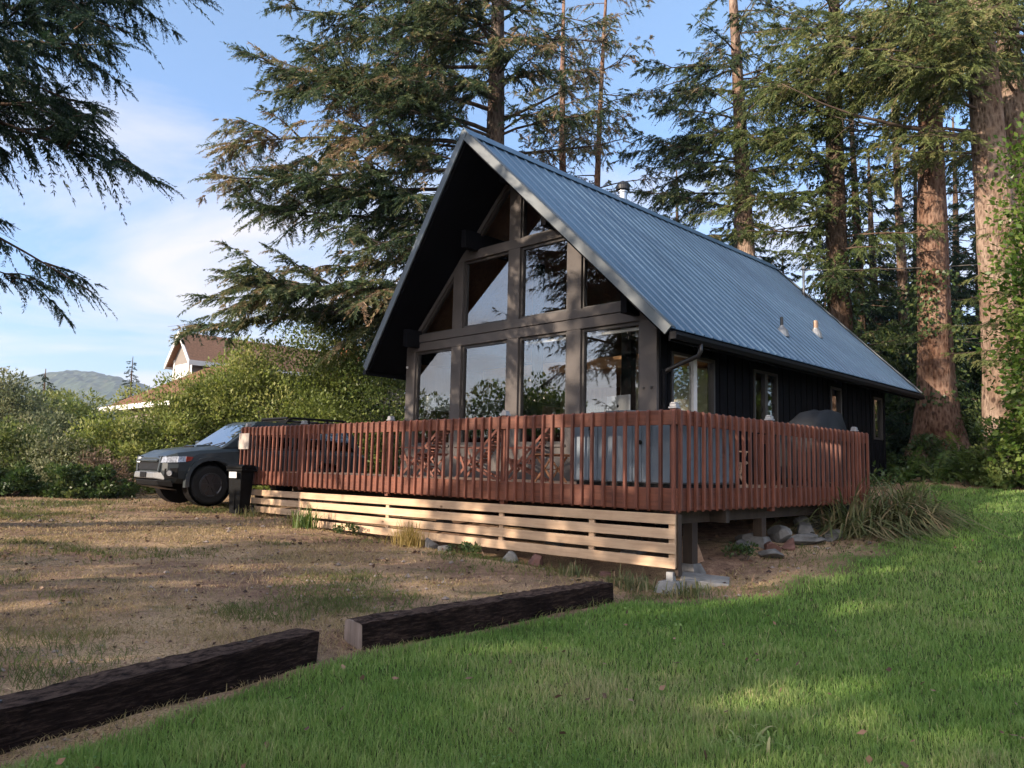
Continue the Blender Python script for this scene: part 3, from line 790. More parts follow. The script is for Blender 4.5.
# fascia and rail boards behind the pickets
b_ = dict(bevel=.004)
mb = MB().box(-FLEN, 0, .0, .04, PB + .015, PB + .30); dpart(mb, 'fascia_board', 'stain_x', **b_)
mb = MB().box(-.04, 0, .042, SLEN, PB + .015, PB + .30); dpart(mb, 'fascia_board', 'stain_y', **b_)
mb = MB().box(-FLEN, 0, .0, .04, RT - .20, RT - .01); dpart(mb, 'rail_board', 'stain_x', **b_)
mb = MB().box(-.04, 0, .042, SLEN, RT - .20, RT - .01); dpart(mb, 'rail_board', 'stain_y', **b_)
mb = MB().box(-FLEN, -FLEN + .04, .042, 2.0, PB + .015, PB + .30); dpart(mb, 'fascia_board', 'stain_y', **b_)
mb = MB().box(-FLEN, -FLEN + .04, .042, 2.0, RT - .20, RT - .01); dpart(mb, 'rail_board', 'stain_y', **b_)
mb = MB().box(WR + .05, -.045, SLEN - .04, SLEN, RT - .20, RT - .01); dpart(mb, 'rail_board', 'stain_x', **b_)
mb = MB().box(WR + .05, -.045, SLEN - .04, SLEN, PB + .015, PB + .30); dpart(mb, 'fascia_board', 'stain_x', **b_)
# pickets: one mesh, eased at the top and bottom, copied along both rails
def picket_mesh():
    mb = MB(); w = .0205; d = .043
    mb.prism([(-d, PB + .03), (-d + .028, PB), (0, PB), (0, RT), (-d + .026, RT), (-d, RT - .032)], 'x', -w, w)
    return mb
pk = dpart(picket_mesh(), 'picket', 'stain', bevel=.003)
def put_picket(o, X, Y, rz):
    o.location = (X, Y, -.1); o.rotation_euler = (R(random.uniform(-.15, .15)), R(random.uniform(-.25, .25)), rz)
nf, ns = 64, 36
first = True
for k in range(nf):
    o = pk if first else pk.copy()
    if not first: C.objects.link(o); o.parent = deck
    first = False
    put_picket(o, -.035 - k * (FLEN - .07) / (nf - 1) + random.uniform(-.006, .006), -.002, 0)
for k in range(ns):
    o = pk.copy(); C.objects.link(o); o.parent = deck
    put_picket(o, .002, .05 + k * (SLEN - .08) / (ns - 1) + random.uniform(-.006, .006), R(90))
mb = MB()
for k in range(11):
    x = WR + .12 + k * .19; mb.box(x - .02, x + .02, SLEN - .105, SLEN - .042, PB + .02, RT)
dpart(mb, 'return_pickets', 'stain')
# rail posts with solar caps
def rpost(X, Y):
    mb = MB().box(X - .045, X + .045, Y - .045, Y + .045, PB - .05, RT + .012); p = dpart(mb, 'rail_post', 'stain', bevel=.004)
    mb = MB().box(X - .058, X + .058, Y - .058, Y + .058, RT + .012, RT + .035); mb.box(X - .046, X + .046, Y - .046, Y + .046, RT + .036, RT + .070)
    mb.prism([(X - .050, RT + .071), (X + .050, RT + .071), (X + .02, RT + .092), (X - .02, RT + .092)], 'y', Y - .05, Y + .05)
    c = dpart(mb, 'post_cap', 'cap', p, bevel=.004)
for X in (-.09, -3.14, -6.10, -9.12, -11.6): rpost(X, .088)
for Y in (2.72, 6.1): rpost(-.09, Y)
# cedar skirt, falling a little to the left
def sk(X, z): return z + .0085 * X * (1 if True else 0)
tops = [.955, .775, .595, .415]
for k, t in enumerate(tops):
    x0 = -11.5 if k < 3 else -8.85
    mb = MB(); h = .128
    q = [(x0, sk(x0, t - h)), (-.012, sk(0, t - h)), (-.012, sk(0, t)), (x0, sk(x0, t))]
    mb.prism(q, 'y', -.028, -.006); dpart(mb, 'skirt_board', 'cedar', bevel=.004)
for X in (-11.42, -9.0, -5.98, -3.1, -1.35, -.075):
    mb = MB().box(X - .045, X + .045, -.004, .034, sk(X, .30 if X > -10 else .42), sk(X, .95)); dpart(mb, 'skirt_upright', 'cedar', bevel=.003)
mb = MB().box(-.055, -.006, .036, .12, .20, .95); dpart(mb, 'skirt_upright', 'darkwood')
# posts under the deck on concrete piers
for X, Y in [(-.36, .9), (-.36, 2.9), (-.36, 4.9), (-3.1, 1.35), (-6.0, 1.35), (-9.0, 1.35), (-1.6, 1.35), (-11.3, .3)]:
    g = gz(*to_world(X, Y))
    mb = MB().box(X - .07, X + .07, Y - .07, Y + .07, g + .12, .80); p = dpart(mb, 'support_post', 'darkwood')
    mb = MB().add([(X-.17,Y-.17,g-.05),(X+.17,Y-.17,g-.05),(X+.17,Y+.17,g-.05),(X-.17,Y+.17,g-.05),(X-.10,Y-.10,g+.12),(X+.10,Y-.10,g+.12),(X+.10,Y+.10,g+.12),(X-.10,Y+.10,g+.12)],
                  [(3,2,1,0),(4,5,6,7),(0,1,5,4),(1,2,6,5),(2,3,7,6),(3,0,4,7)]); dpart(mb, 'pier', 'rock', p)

# plate on the left end of the railing
sg_ = house_root('sign', -11.42, -.085, 1.76, 'pale square sign board hung on the far left end of the railing', 'sign')
MB().box(-.23, .23, -.012, .012, 0, .36).build('board', M['sign'], sg_, bevel=.004)
for sx in (-.19, .19):
    for z in (.04, .32): MB().lathe([(.009, -.017), (.009, -.012)], 8, 'y', (sx, 0, z)).build('screw', M['steel'], sg_)

# hot tub ---------------------------------------------------------------
tub = house_root('hot_tub', -1.17, 1.30, FLOOR, 'square hot tub with blue grey slatted cabinet in the deck corner', 'hot tub')
hx, hy = .86, .90
MB().box(-hx, hx, -hy, hy, .06, .90).build('cabinet', M['tub'], tub, bevel=.05, seg=3)
mb = MB()
for k in range(11):
    x = -hx + .10 + k * (2 * hx - .2) / 10
    mb.box(x - .055, x + .055, -hy - .018, -hy - .001, .08, .86)
    y = -hy + .10 + k * (2 * hy - .2) / 10
    mb.box(hx + .001, hx + .018, y - .055, y + .055, .08, .86); mb.box(-hx - .018, -hx - .001, y - .055, y + .055, .08, .86)
mb.build('cabinet_slats', M['tub'], tub, bevel=.008, seg=2)
MB().box(-hx + .04, hx - .04, -hy + .04, hy - .04, 0, .06).build('plinth', M['carblack'], tub)
MB().box(-hx - .03, hx + .03, -hy - .03, hy + .03, .902, .95).build('shell_rim', M['alu'], tub, bevel=.02, seg=2)
mb = MB()
mb.prism([(-hx - .05, .952), (-.012, .952), (-.012, 1.072), (-hx - .05, 1.032)], 'y', -hy - .05, hy + .05)
mb.prism([(.012, .952), (hx + .05, .952), (hx + .05, 1.032), (.012, 1.072)], 'y', -hy - .05, hy + .05)
cv = mb.build('cover', M['tubcover'], tub, bevel=.015, seg=2)
for x in (-.5, .5): MB().box(x - .02, x + .02, -hy - .058, -hy - .052, .80, 1.02).build('strap', M['carblack'], cv)
MB().lathe([(.03, -hy - .03), (.03, -hy - .018)], 12, 'y', (.35, 0, .62)).build('drain_cap', M['carblack'], tub)

# folding deck chairs and side tables ----------------------------------------
def chair(label, X, Y, rz, mat='chairwood'):
    """folding slatted chair; seat front towards -y of its own frame."""
    r = house_root('deck_chair', X, Y, FLOOR, label, 'chair', 'folding wooden chairs on the deck', rz)
    w = .27
    mb = MB()
    for k in range(7):
        t = k / 6; mb.bar((-w, -.30 + .50 * t, .40 - .09 * t), (w, -.30 + .50 * t, .40 - .09 * t), .058, .016, (0, .18, 1))
    mb.build('seat', M[mat], r)
    mb = MB()
    for k in range(10):
        t = k / 9; y = .20 + .34 * t; z = .36 + .58 * t; mb.bar((-w, y, z), (w, y, z), .016, .05, (0, .5, .86))
    mb.build('backrest', M[mat], r)
    for s in (-1, 1):
        mb = MB().bar((s*(w+.018), .54, .96), (s*(w+.018), -.28, .0), .022, .045, (0, 1, -.8)); mb.build('leg', M[mat], r)
        mb = MB().bar((s*(w-.03), -.33, .41), (s*(w-.03), .50, .0), .022, .045, (0, 1, 1)); mb.build('leg', M[mat], r)
        mb = MB().bar((s*(w+.042), -.30, .585), (s*(w+.042), .36, .60), .055, .02); mb.build('armrest', M[mat], r)
        mb = MB().bar((s*(w+.042), -.24, .585), (s*(w+.042), -.10, .20), .022, .035, (0, 1, .3)); mb.build('arm_support', M[mat], r)
    return r
chair('folding slatted chair farthest left on the deck, half hidden by a railing post', -7.15, 1.62, R(-62))
chair('reddish folding slatted chair in the middle, between the two small folding tables', -5.55, 1.68, R(-60))
chair('reddish folding slatted chair nearest the hot tub, left of the teak table', -4.28, 1.66, R(-58))
chair('folding slatted chair alone on the side deck beside the cabin wall', -1.35, 3.55, R(160), 'deckwood')
def table(label, X, Y, rz, mat):
    r = house_root('side_table', X, Y, FLOOR, label, 'side table', 'small folding side tables on the deck', rz)
    mb = MB()
    for k in range(6): mb.box(-.24, .24, -.23 + k * .08, -.23 + k * .08 + .066, .46, .48)
    for sx in (-.2, .2): mb.box(sx - .02, sx + .02, -.22, .22, .435, .459)
    mb.build('table_top', M[mat], r)
    for s in (-1, 1):
        MB().bar((-.22, s*.17, .0), (.20, s*.17, .435), .018, .035, (1, 0, -.5)).build('leg', M[mat], r)
        MB().bar((.22, s*.15, .0), (-.20, s*.15, .435), .018, .035, (1, 0, .5)).build('leg', M[mat], r)
    MB().bar((0, -.17, .22), (0, .17, .22), .02, .02).build('stretcher', M[mat], r)
table('small folding table left of the middle deck chair', -6.55, 1.45, R(10), 'chairwood')
table('orange teak folding table next to the hot tub', -3.38, 1.45, R(-5), 'teak')

# grill under its cover -------------------------------------------------------
gr = house_root('grill', -.50, 5.28, FLOOR, 'barbecue grill under a black fabric cover on the side deck', 'grill')
bm = bmesh.new()
prof = [(-.62, .14, .30, 0), (-.62, .55, .32, 0), (-.62, .88, .32, .0), (-.36, 1.04, .30, 0), (-.10, 1.20, .20, 0), (.30, 1.27, .16, 0), (.60, 1.24, .17, 0), (.64, .9, .30, 0), (.64, .5, .31, 0), (.64, .14, .31, 0)]
mb = MB(); npr = len(prof); vs = []
NS = 9
for j in range(NS):
    s = -1 + 2 * j / (NS - 1)
    for i, (y, z, hw, _) in enumerate(prof):
        y *= 1.2; z *= 1.13
        k = math.sin(i * 2.3 + j * 1.7) * .018
        sag = -.03 * (1 - s * s) if 2 < i < 7 else 0
        wv = .37 if z < .95 else (.37 - (z - .95) * .35)
        vs.append((s * wv + k * .6, y + k, z + sag + k * .5 + (0 if abs(s) < .95 else -.05)))
fs = []
for j in range(NS - 1):
    for i in range(npr - 1): fs.append((j*npr+i, j*npr+i+1, (j+1)*npr+i+1, (j+1)*npr+i))
fs.append(tuple(range(npr))); fs.append(tuple((NS-1)*npr + i for i in range(npr-1, -1, -1)))
mb.add(vs, fs); g_ = mb.build('cover', M['cover'], gr, smooth=True)
for sx in (-.28, .28):
    for y in (-.52, .52): MB().box(sx - .02, sx + .02, y - .02, y + .02, .0, .16).build('leg', M['blackmetal'], gr)

# ================================================================== YARD THINGS
def tie_beam(name, label, P0, P1, w, h, z0, z1):
    """long squared timber lying from P0 to P1 (world), uneven faces."""
    P0 = np.array(P0, float); P1 = np.array(P1, float); Ln = np.linalg.norm(P1 - P0)
    ang = math.atan2(P1[1] - P0[1], P1[0] - P0[0]) - math.pi / 2
    r = empty(name, (P0[0], P0[1], z0), ang, label, 'timber', 'dark timbers edging the lawn')
    N_ = 60; mb = MB(); vs = []; rg = np.random.RandomState(int(Ln * 100)); cs = [(-1, 0), (-.9, 0), (.9, 0), (1, .08), (1, .9), (.93, 1), (.3, 1.0), (-.3, 1.0), (-.93, 1), (-1, .92), (-1, .06)]
    for i in range(N_):
        t = i / (N_ - 1)
        for k, (a, b) in enumerate(cs):
            j = rg.normal(0, .004, 3)
            lump = .006 * math.sin(t * 9 + k) + .004 * math.sin(t * 31 + k * 2)
            vs.append((a * w / 2 + j[0] + lump * .4, Ln * t + (rg.normal(0, .006) if i in (0, N_-1) else 0), -.06 + (h + .06) * b + (z1 - z0) * t + j[2] + lump * (.6 if b > .8 else 0)))
    n = len(cs); fs = []
    for i in range(N_ - 1):
        for k in range(n): fs.append((i*n+k, i*n+(k+1) % n, (i+1)*n+(k+1) % n, (i+1)*n+k))
    mb.add(vs, fs); mb.build('beam', M['tie'], r)
    # pale sawn ends
    for i0, dy in ((0, -.002), ((N_ - 1) * n, .002)):
        mb = MB(); mb.add([(vs[i0 + k][0], vs[i0 + k][1] + dy, vs[i0 + k][2]) for k in range(n)], [tuple(range(n))]); mb.build('sawn_end', M['tie_end'], r)
    for t in (.12, .5, .88): MB().lathe([(.018, h - .01), (.018, h + .006)], 8, 'z', (.03, Ln * t, (z1 - z0) * t)).build('spike_head', M['blackmetal'], r)
    return r
M['tie_end'] = wood('weathered_sawn_end', (.10, .076, .066), (.24, .19, .165), 'z', .85, 30, .5, .1)
a, b = to_world(-.11, -4.64); c, d = to_world(-.14, -1.28)
tie_beam('timber', 'dark squared timber edging the lawn, farther one ending near the deck corner', (a, b), (c, d), .25, .215, .01, .02)
a, b = to_world(-.02, -5.12); c, d = to_world(1.02, -9.3)
tie_beam('timber', 'dark squared timber in the foreground, running off the left edge of the photo', (a, b), (c, d), .26, .22, .015, -.01)

def rock(name, label, x, y, size, mat='rock', seed=0, group='loose stones around the deck', sink=.25, z=None):
    bm = bmesh.new(); bmesh.ops.create_icosphere(bm, subdivisions=4, radius=1)
    rg = np.random.RandomState(seed)
    planes = [(Vector(rg.normal(0, 1, 3)).normalized(), rg.uniform(.42, .82)) for _ in range(14)]
    for v in bm.verts:
        for n, d in planes:
            e = v.co.dot(n) - d
            if e > 0: v.co -= n * e
        v.co += Vector(rg.normal(0, .008, 3))
        v.co = Vector((v.co.x * size[0] * .62, v.co.y * size[1] * .62, v.co.z * size[2] * .62))
    me = bpy.data.meshes.new(name); bm.to_mesh(me); bm.free()
    o = link(name, me, M[mat]); zz = gz(x, y) if z is None else z
    o.location = (x, y, zz + size[2] * (.5 - sink)); o.rotation_euler = (rg.uniform(-.2, .2), rg.uniform(-.2, .2), rg.uniform(0, 6))
    return tag(o, label, 'stone', group)
RK = [(-.36, 2.30, .34, .26, .20, 'rock', 'flat grey stone at the left end of the heap under the side deck'),
      (-.12, 2.75, .30, .24, .18, 'redrock', 'small reddish stone in the heap under the side deck, left one'),
      (-.02, 3.20, .26, .22, .17, 'redrock', 'small reddish stone in the heap under the side deck, right one'),
      (.02, 2.45, .42, .30, .18, 'rock', 'broad grey stone at the front left of the heap by the side deck'),
      (.05, 3.65, .52, .36, .24, 'rock', 'biggest grey stone in the heap beside the side deck'),
      (-.30, 3.40, .36, .30, .24, 'rock', 'grey stone at the back of the heap, against the deck post'),
      (.22, 4.25, .46, .32, .20, 'rock', 'long grey stone at the right end of the heap'),
      (-.18, 4.15, .40, .34, .26, 'rock', 'upright grey stone behind the right end of the heap'),
      (-.45, 4.60, .36, .3, .22, 'rock', 'grey stone deepest under the side deck near the strappy plants'),
      (-.58, 2.9, .3, .26, .2, 'rock', 'grey stone in the shade under the side deck, behind the heap')]
for k, (X, Y, sx, sy, sz, mt, lb) in enumerate(RK):
    x, y = to_world(X, Y); rock('stone', lb, x, y, (sx * 1.12, sy * 1.1, sz * 1.15), mt, 40 + k)
for k, (X, Y, s, mt, lb) in enumerate([(-2.9, -.02, .24, 'concrete', 'pale broken block below the middle of the skirt boards'),
                                      (-4.12, -.20, .22, 'rock', 'rounded stone below the skirt left of the pale block'),
                                      (-2.38, .02, .30, 'redrock', 'brownish pointed stone below the skirt right of the pale block'),
                                      (-4.6, -.12, .26, 'rock', 'grey stone below the skirt beside the straw grass tuft'),
                                      (-1.15, .05, .2, 'redrock', 'brown stone below the skirt near the deck corner')]):
    x, y = to_world(X, Y); rock('stone', lb, x, y, (s, s, s * .9), mt, 70 + k)
# pier block, slab and block at the corner
x, y = to_world(-.10, .02); g = gz(x, y)
pb = empty('pier_block', (x, y, g - .03), YAW + R(8), 'tapered concrete pier block under the front corner of the deck', 'pier block')
mb = MB().add([(-.20,-.20,0),(.20,-.20,0),(.20,.20,0),(-.20,.20,0),(-.115,-.115,.20),(.115,-.115,.20),(.115,.115,.20),(-.115,.115,.20)],
              [(3,2,1,0),(4,5,6,7),(0,1,5,4),(1,2,6,5),(2,3,7,6),(3,0,4,7)]); mb.build('block', M['concrete'], pb, bevel=.012, seg=2)
MB().box(-.045, .045, -.045, .045, .201, .31).build('post_base', M['galv'], pb)
x, y = to_world(.02, .62); g = gz(x, y)
sl_ = empty('concrete_slab', (x, y, g), YAW + R(28), 'flat square concrete slab lying beside the front corner of the deck', 'slab')
mb = MB().box(-.30, .30, -.24, .24, .02, .12); o = mb.build('slab', M['concrete'], sl_, bevel=.008); o.rotation_euler = (R(4), R(3), 0)
x, y = to_world(-.50, 1.2); g = gz(x, y)
wb = empty('timber_offcut', (x, y, g), YAW + R(40), 'square timber offcut leaning under the deck behind the concrete slab', 'offcut')
o = MB().box(-.15, .15, -.06, .06, 0, .40).build('block', M['darkwood_mid'] if 'darkwood_mid' in M else M['deckwood'], wb, bevel=.006); o.rotation_euler = (R(14), R(-22), 0)

# wheeled bin --------------------------------------------------------------
bx, by = -5.93, 17.0
bn = empty('wheeled_bin', (bx, by, gz(bx, by)), R(-20), 'black wheeled rubbish bin with a white label beside the railing end', 'bin')
bn.scale = (.70, .74, 1.02)
mb = MB().add([(-.20,-.22,.04),(.20,-.22,.04),(.20,.22,.04),(-.20,.22,.04),(-.25,-.29,.98),(.25,-.29,.98),(.25,.29,.98),(-.25,.29,.98)],
              [(3,2,1,0),(4,5,6,7),(0,1,5,4),(1,2,6,5),(2,3,7,6),(3,0,4,7)]); mb.build('body', M['bin'], bn, bevel=.02, seg=2)
mb = MB().box(-.30, .30, -.33, .33, .94, 1.0); mb.build('rim', M['bin'], bn, bevel=.012)
mb = MB().prism([(-.35, 1.002), (.36, 1.002), (.36, 1.03), (.2, 1.075), (-.2, 1.085), (-.35, 1.04)], 'x', -.31, .31); mb.build('lid', M['bin'], bn, bevel=.012, seg=2)
MB().tube([(-.24, .36, .93), (-.24, .42, .96), (.24, .42, .96), (.24, .36, .93)], .014, 8).build('handle', M['bin'], bn)
for s in (-1, 1):
    w_ = MB().lathe([(.06, s*.27-.03), (.10, s*.27-.03), (.11, s*.27-.015), (.11, s*.27+.015), (.10, s*.27+.03), (.06, s*.27+.03)], 20, 'x', (0, .24, .11)).build('wheel', M['tyre'], bn)
    MB().lathe([(.055, s*.27-.034), (.055, s*.27+.034)], 12, 'x', (0, .24, .11)).build('hub', M['chrome'], w_)
o = MB().box(-.14, .14, -.004, .004, .80, .93).build('label', M['paper'], bn); o.location = (0, -.312, 0); o.rotation_euler = (R(4), 0, 0)
MB().box(-.02, .02, -.262, -.246, .12, .60).build('rib', M['bin'], bn)

# overhead cables ----------------------------------------------------------------
def cable(label, A, B, sag, r=.013):
    pts = []
    for k in range(25):
        t = k / 24; pts.append((A[0]+(B[0]-A[0])*t, A[1]+(B[1]-A[1])*t, A[2]+(B[2]-A[2])*t - sag * 4 * t * (1 - t)))
    o = MB().tube(pts, r, 6).build('cable', M['cable'], None, smooth=True)
    return tag(o, label, 'cable', 'service cables behind the cabin')
mx_, my_ = to_world(-4.56, 14.37)
cable('upper service cable from the roof mast off to the right', (mx_ + .02, my_, mz + .82), (22.0, 25.5, 9.6), .25, .016)
cable('lower thin cable running off to the right behind the roof', (mx_ - 2.0, my_ + 3.5, 5.6), (24.0, 27.0, 7.4), .2, .011)
# ================================================================== PICK-UP STYLE SUV
def build_truck():
    S = 1.11
    X0, Y0 = -12.58, -.34                       # front left tyre, in deck coordinates
    fx, rz = 1.48, YAW - R(90)                 # car +x points to deck -Y
    wx, wy = to_world(X0 - .80 * S, Y0 + fx * S)
    zg = gz(wx, wy) + .01
    car = empty('parked_car', (wx, wy, zg), rz, 'dark grey off-road car with roof rack parked behind the left end of the deck', 'car')
    car.scale = (S, S, S)
    def part(mb, name, mat, parent=None, **k): return mb.build(name, M[mat], parent or car, **k)
    # body shell by cross sections, x forward
    st = [(2.42, .60, .66, .70, .62, .93, .96), (2.36, .50, .78, .82, .74, 1.00, 1.03), (2.18, .44, .89, .92, .84, 1.07, 1.12), (1.75, .42, .93, .95, .88, 1.13, 1.19),
          (1.30, .42, .93, .955, .90, 1.17, 1.24), (.92, .42, .93, .955, .905, 1.20, 1.27), (.3, .42, .93, .955, .905, 1.17, 1.20), (-1.0, .42, .93, .955, .905, 1.18, 1.2), (-2.2, .46, .92, .945, .895, 1.18, 1.2), (-2.42, .52, .86, .88, .83, 1.14, 1.16)]
    mb = MB(); vs = []; 
    for (x, zb, wb, wm, wt, zt, zc) in st:
        half = [(0, zb), (wb * .85, zb), (wb, zb + .10), (wm, .70), (wm, .86), (wt + .03, zt - .07), (wt - .03, zt), (wt * .62, zc - .005), (wt * .5, zc + .005), (0, zc)]
        ring = half + [(-y, z) for y, z in half[-2:0:-1]]
        vs += [(x, y, z) for y, z in ring]
    n = 18; fs = []
    for i in range(len(st) - 1):
        for k in range(n): fs.append((i*n+k, i*n+(k+1) % n, (i+1)*n+(k+1) % n, (i+1)*n+k))
    fs.append(tuple(range(n))); fs.append(tuple((len(st)-1)*n + k for k in range(n-1, -1, -1)))
    mb.add(vs, fs); body = part(mb, 'body', 'paint')
    # wheel wells cut out of the shell
    cut = MB()
    for x in (1.48, -1.31): 
        for s in (-1, 1):
            cut.lathe([(.485, s*.60), (.485, s*1.2)], 28, 'y', (x, 0, .44)); 
    cu = cut.build('cutter', None); 
    mo = body.modifiers.new('wells', 'BOOLEAN'); mo.object = cu; mo.operation = 'DIFFERENCE'; mo.solver = 'EXACT'
    cu.parent = car
    bpy.context.view_layer.update()
    ev = body.evaluated_get(bpy.context.evaluated_depsgraph_get()); me = bpy.data.meshes.new_from_object(ev)
    body.modifiers.clear(); body.data = me; me.materials.clear(); me.materials.append(M['paint'])
    bpy.data.objects.remove(cu)
    be = body.modifiers.new('bevel', 'BEVEL'); be.width = .02; be.segments = 2; be.angle_limit = R(32); be.limit_method = 'ANGLE'
    for s in (-1, 1):
        for x in (1.48, -1.31):
            mb = MB()                                  # dark liner inside each well
            mb.lathe([(.484, s*.602), (.484, s*.90)], 28, 'y', (x, 0, .44)); mb.f = mb.f[:-1] if s > 0 else mb.f[:-1]
            part(mb, 'wheel_liner', 'carblack')
            mb = MB()                                  # squared flare
            for k in range(15):
                t = R(-8 + 196 * k / 14); 
                for r0, yy in ((.485, .905), (.485, .995), (.56, .985), (.575, .90)):
                    rr = r0 * (1 + .05 * abs(math.sin(2 * t)))
                    mb.v.append((x + rr * math.cos(t), s * yy, .44 + rr * math.sin(t)))
            for k in range(14):
                for q in range(4): mb.f.append((k*4+q, k*4+(q+1) % 4, k*4+4+(q+1) % 4, k*4+4+q))
            part(mb, 'fender_flare', 'paint', smooth=False)
            w = part(MB().lathe([(.22, s*.66), (.36, s*.665), (.405, s*.70), (.41, s*.80), (.405, s*.90), (.36, s*.935), (.24, s*.93)], 32, 'y', (x, 0, .41)), 'tyre', 'tyre', smooth=False)
            w.data = w.data
            mb = MB().lathe([(.255, s*.90), (.255, s*.940), (.235, s*.945), (.215, s*.932), (.07, s*.935), (.06, s*.955)], 24, 'y', (x, 0, .41))
            for k in range(6):
                t = 2 * math.pi * k / 6; mb.bar((x + .05*math.cos(t), s*.945, .41 + .05*math.sin(t)), (x + .225*math.cos(t), s*.945, .41 + .225*math.sin(t)), .055, .03, (0, 1, 0))
            part(mb, 'rim', 'rim', w)
    # cabin
    low = [(.98, .84), (-2.28, .84)]; 
    mb = MB(); mb.add([(1.24, -.86, 1.20), (1.24, .86, 1.20), (-2.36, .86, 1.16), (-2.36, -.86, 1.16), (.46, -.71, 1.77), (.46, .71, 1.77), (-2.10, .68, 1.78), (-2.10, -.68, 1.78), (.33, -.60, 1.83), (.33, .60, 1.83), (-2.05, .58, 1.84), (-2.05, -.58, 1.84)],
                      [(3,2,1,0),(0,1,5,4),(1,2,6,5),(2,3,7,6),(3,0,4,7),(4,5,9,8),(5,6,10,9),(6,7,11,10),(7,4,8,11),(8,9,10,11)])
    part(mb, 'roof', 'paint', bevel=.03, seg=3)
    def face(pts, name, mat, off, th=.012):
        a, b, c = (Vector(p) for p in pts[:3]); nn = (b - a).cross(c - a).normalized() * off
        mb = MB(); m_ = len(pts); q = [Vector(p) + nn for p in pts]; q2 = [Vector(p) - nn * .5 for p in pts]
        mb.add(q + q2, [tuple(range(m_)), tuple(range(2*m_-1, m_-1, -1))] + [(i, (i+1) % m_, m_+(i+1) % m_, m_+i) for i in range(m_)])
        return part(mb, name, mat)
    def lerp(a, b, t): return tuple(a[i] + (b[i] - a[i]) * t for i in range(3))
    def sub(q, u0, u1, v0, v1):
        f = lambda u, v: lerp(lerp(q[0], q[1], u), lerp(q[3], q[2], u), v)
        return [f(u0, v0), f(u1, v0), f(u1, v1), f(u0, v1)]
    q = [(1.24, -.86, 1.20), (1.24, .86, 1.20), (.46, .71, 1.77), (.46, -.71, 1.77)]
    ws = face(sub(q, .05, .95, .04, .95), 'windshield', 'carglass', .012)
    for s in (-1, 1):
        q = [(1.24, s*.86, 1.20), (-2.36, s*.86, 1.16), (-2.10, s*.68, 1.78), (.46, s*.71, 1.77)]
        if s < 0: q = [q[1], q[0], q[3], q[2]]
        for (u0, u1, nm) in ((.15, .42, 'window'), (.45, .67, 'window'), (.71, .93, 'window')):
            a = (u0, u1) if s > 0 else (1 - u1, 1 - u0)
            face(sub(q, a[0], a[1], .08, .86), nm, 'carglass', .010 )
    for x in (-.02,): pass
    for s in (-1, 1):   # doors: raised panels with handles
        for (xa, xb) in ((.88, -.18), (-.22, -1.0)):
            d = part(MB().add([(xa, s*.957, .52), (xb, s*.957, .52), (xb, s*.962, 1.08), (xa, s*.962, 1.08), (xa, s*.90, .52), (xb, s*.90, .52), (xb, s*.90, 1.08), (xa, s*.90, 1.08)], [(0,1,2,3),(7,6,5,4),(0,4,5,1),(1,5,6,2),(2,6,7,3),(3,7,4,0)]), 'door', 'paint', bevel=.012)
            part(MB().box(xb + .06, xb + .24, min(s*.963, s*.99), max(s*.963, s*.99), .99, 1.03), 'handle', 'paint', d, bevel=.008)
        part(MB().box(-.95, .95, min(s*.86, s*1.0), max(s*.86, s*1.0), .40, .45), 'side_step', 'carblack', bevel=.015)
        mb = MB().box(.74, .98, min(s*.99, s*1.19), max(s*.99, s*1.19), 1.20, 1.38); m_ = part(mb, 'mirror', 'paint', bevel=.035, seg=3)
        part(MB().bar((.86, s*.88, 1.22), (.86, s*1.02, 1.25), .08, .04), 'mirror_arm', 'carblack', m_)
    # hood with scoop
    part(MB().add([(1.62, -.34, 1.19), (1.62, .34, 1.19), (1.25, .36, 1.225), (1.25, -.36, 1.225), (1.55, -.28, 1.255), (1.55, .28, 1.255), (1.25, .30, 1.275), (1.25, -.30, 1.275)], [(3,2,1,0),(4,5,6,7),(0,1,5,4),(1,2,6,5),(2,3,7,6),(3,0,4,7)]), 'hood_scoop', 'paint', bevel=.012)
    part(MB().box(1.60, 1.625, -.24, .24, 1.20, 1.24), 'scoop_mouth', 'carblack')
    # front end
    part(MB().add([(2.37, -.60, .70), (2.37, .60, .70), (2.36, .62, 1.0), (2.36, -.62, 1.0), (2.455, -.52, .70), (2.455, .52, .70), (2.40, .55, .99), (2.40, -.55, .99)], [(3,2,1,0),(4,5,6,7),(0,1,5,4),(1,2,6,5),(2,3,7,6),(3,0,4,7)]), 'grille', 'carblack', bevel=.012)
    part(MB().box(2.42, 2.475, -.54, .54, .875, .925), 'grille_bar', 'paint', bevel=.012)
    for s in (-1, 1): part(MB().bar((2.44, s*.58, .66), (2.405, s*.64, 1.0), .07, .06, (1, 0, 0)), 'grille_surround', 'paint', bevel=.015)
    mb = MB().add([(2.36, -.72, .50), (2.36, .72, .50), (2.36, .70, .68), (2.36, -.70, .68), (2.53, -.52, .54), (2.53, .52, .54), (2.52, .50, .66), (2.52, -.50, .66)], [(3,2,1,0),(4,5,6,7),(0,1,5,4),(1,2,6,5),(2,3,7,6),(3,0,4,7)])
    part(mb, 'bumper', 'chrome', bevel=.02, seg=2)
    part(MB().box(2.528, 2.545, -.16, .16, .55, .66), 'plate_holder', 'carblack', bevel=.006)
    mb = MB().add([(2.20, -.80, .36), (2.20, .80, .36), (2.25, .82, .50), (2.25, -.82, .50), (2.44, -.56, .38), (2.44, .56, .38), (2.48, .58, .50), (2.48, -.58, .50)], [(3,2,1,0),(4,5,6,7),(0,1,5,4),(1,2,6,5),(2,3,7,6),(3,0,4,7)])
    part(mb, 'air_dam', 'carblack', bevel=.02)
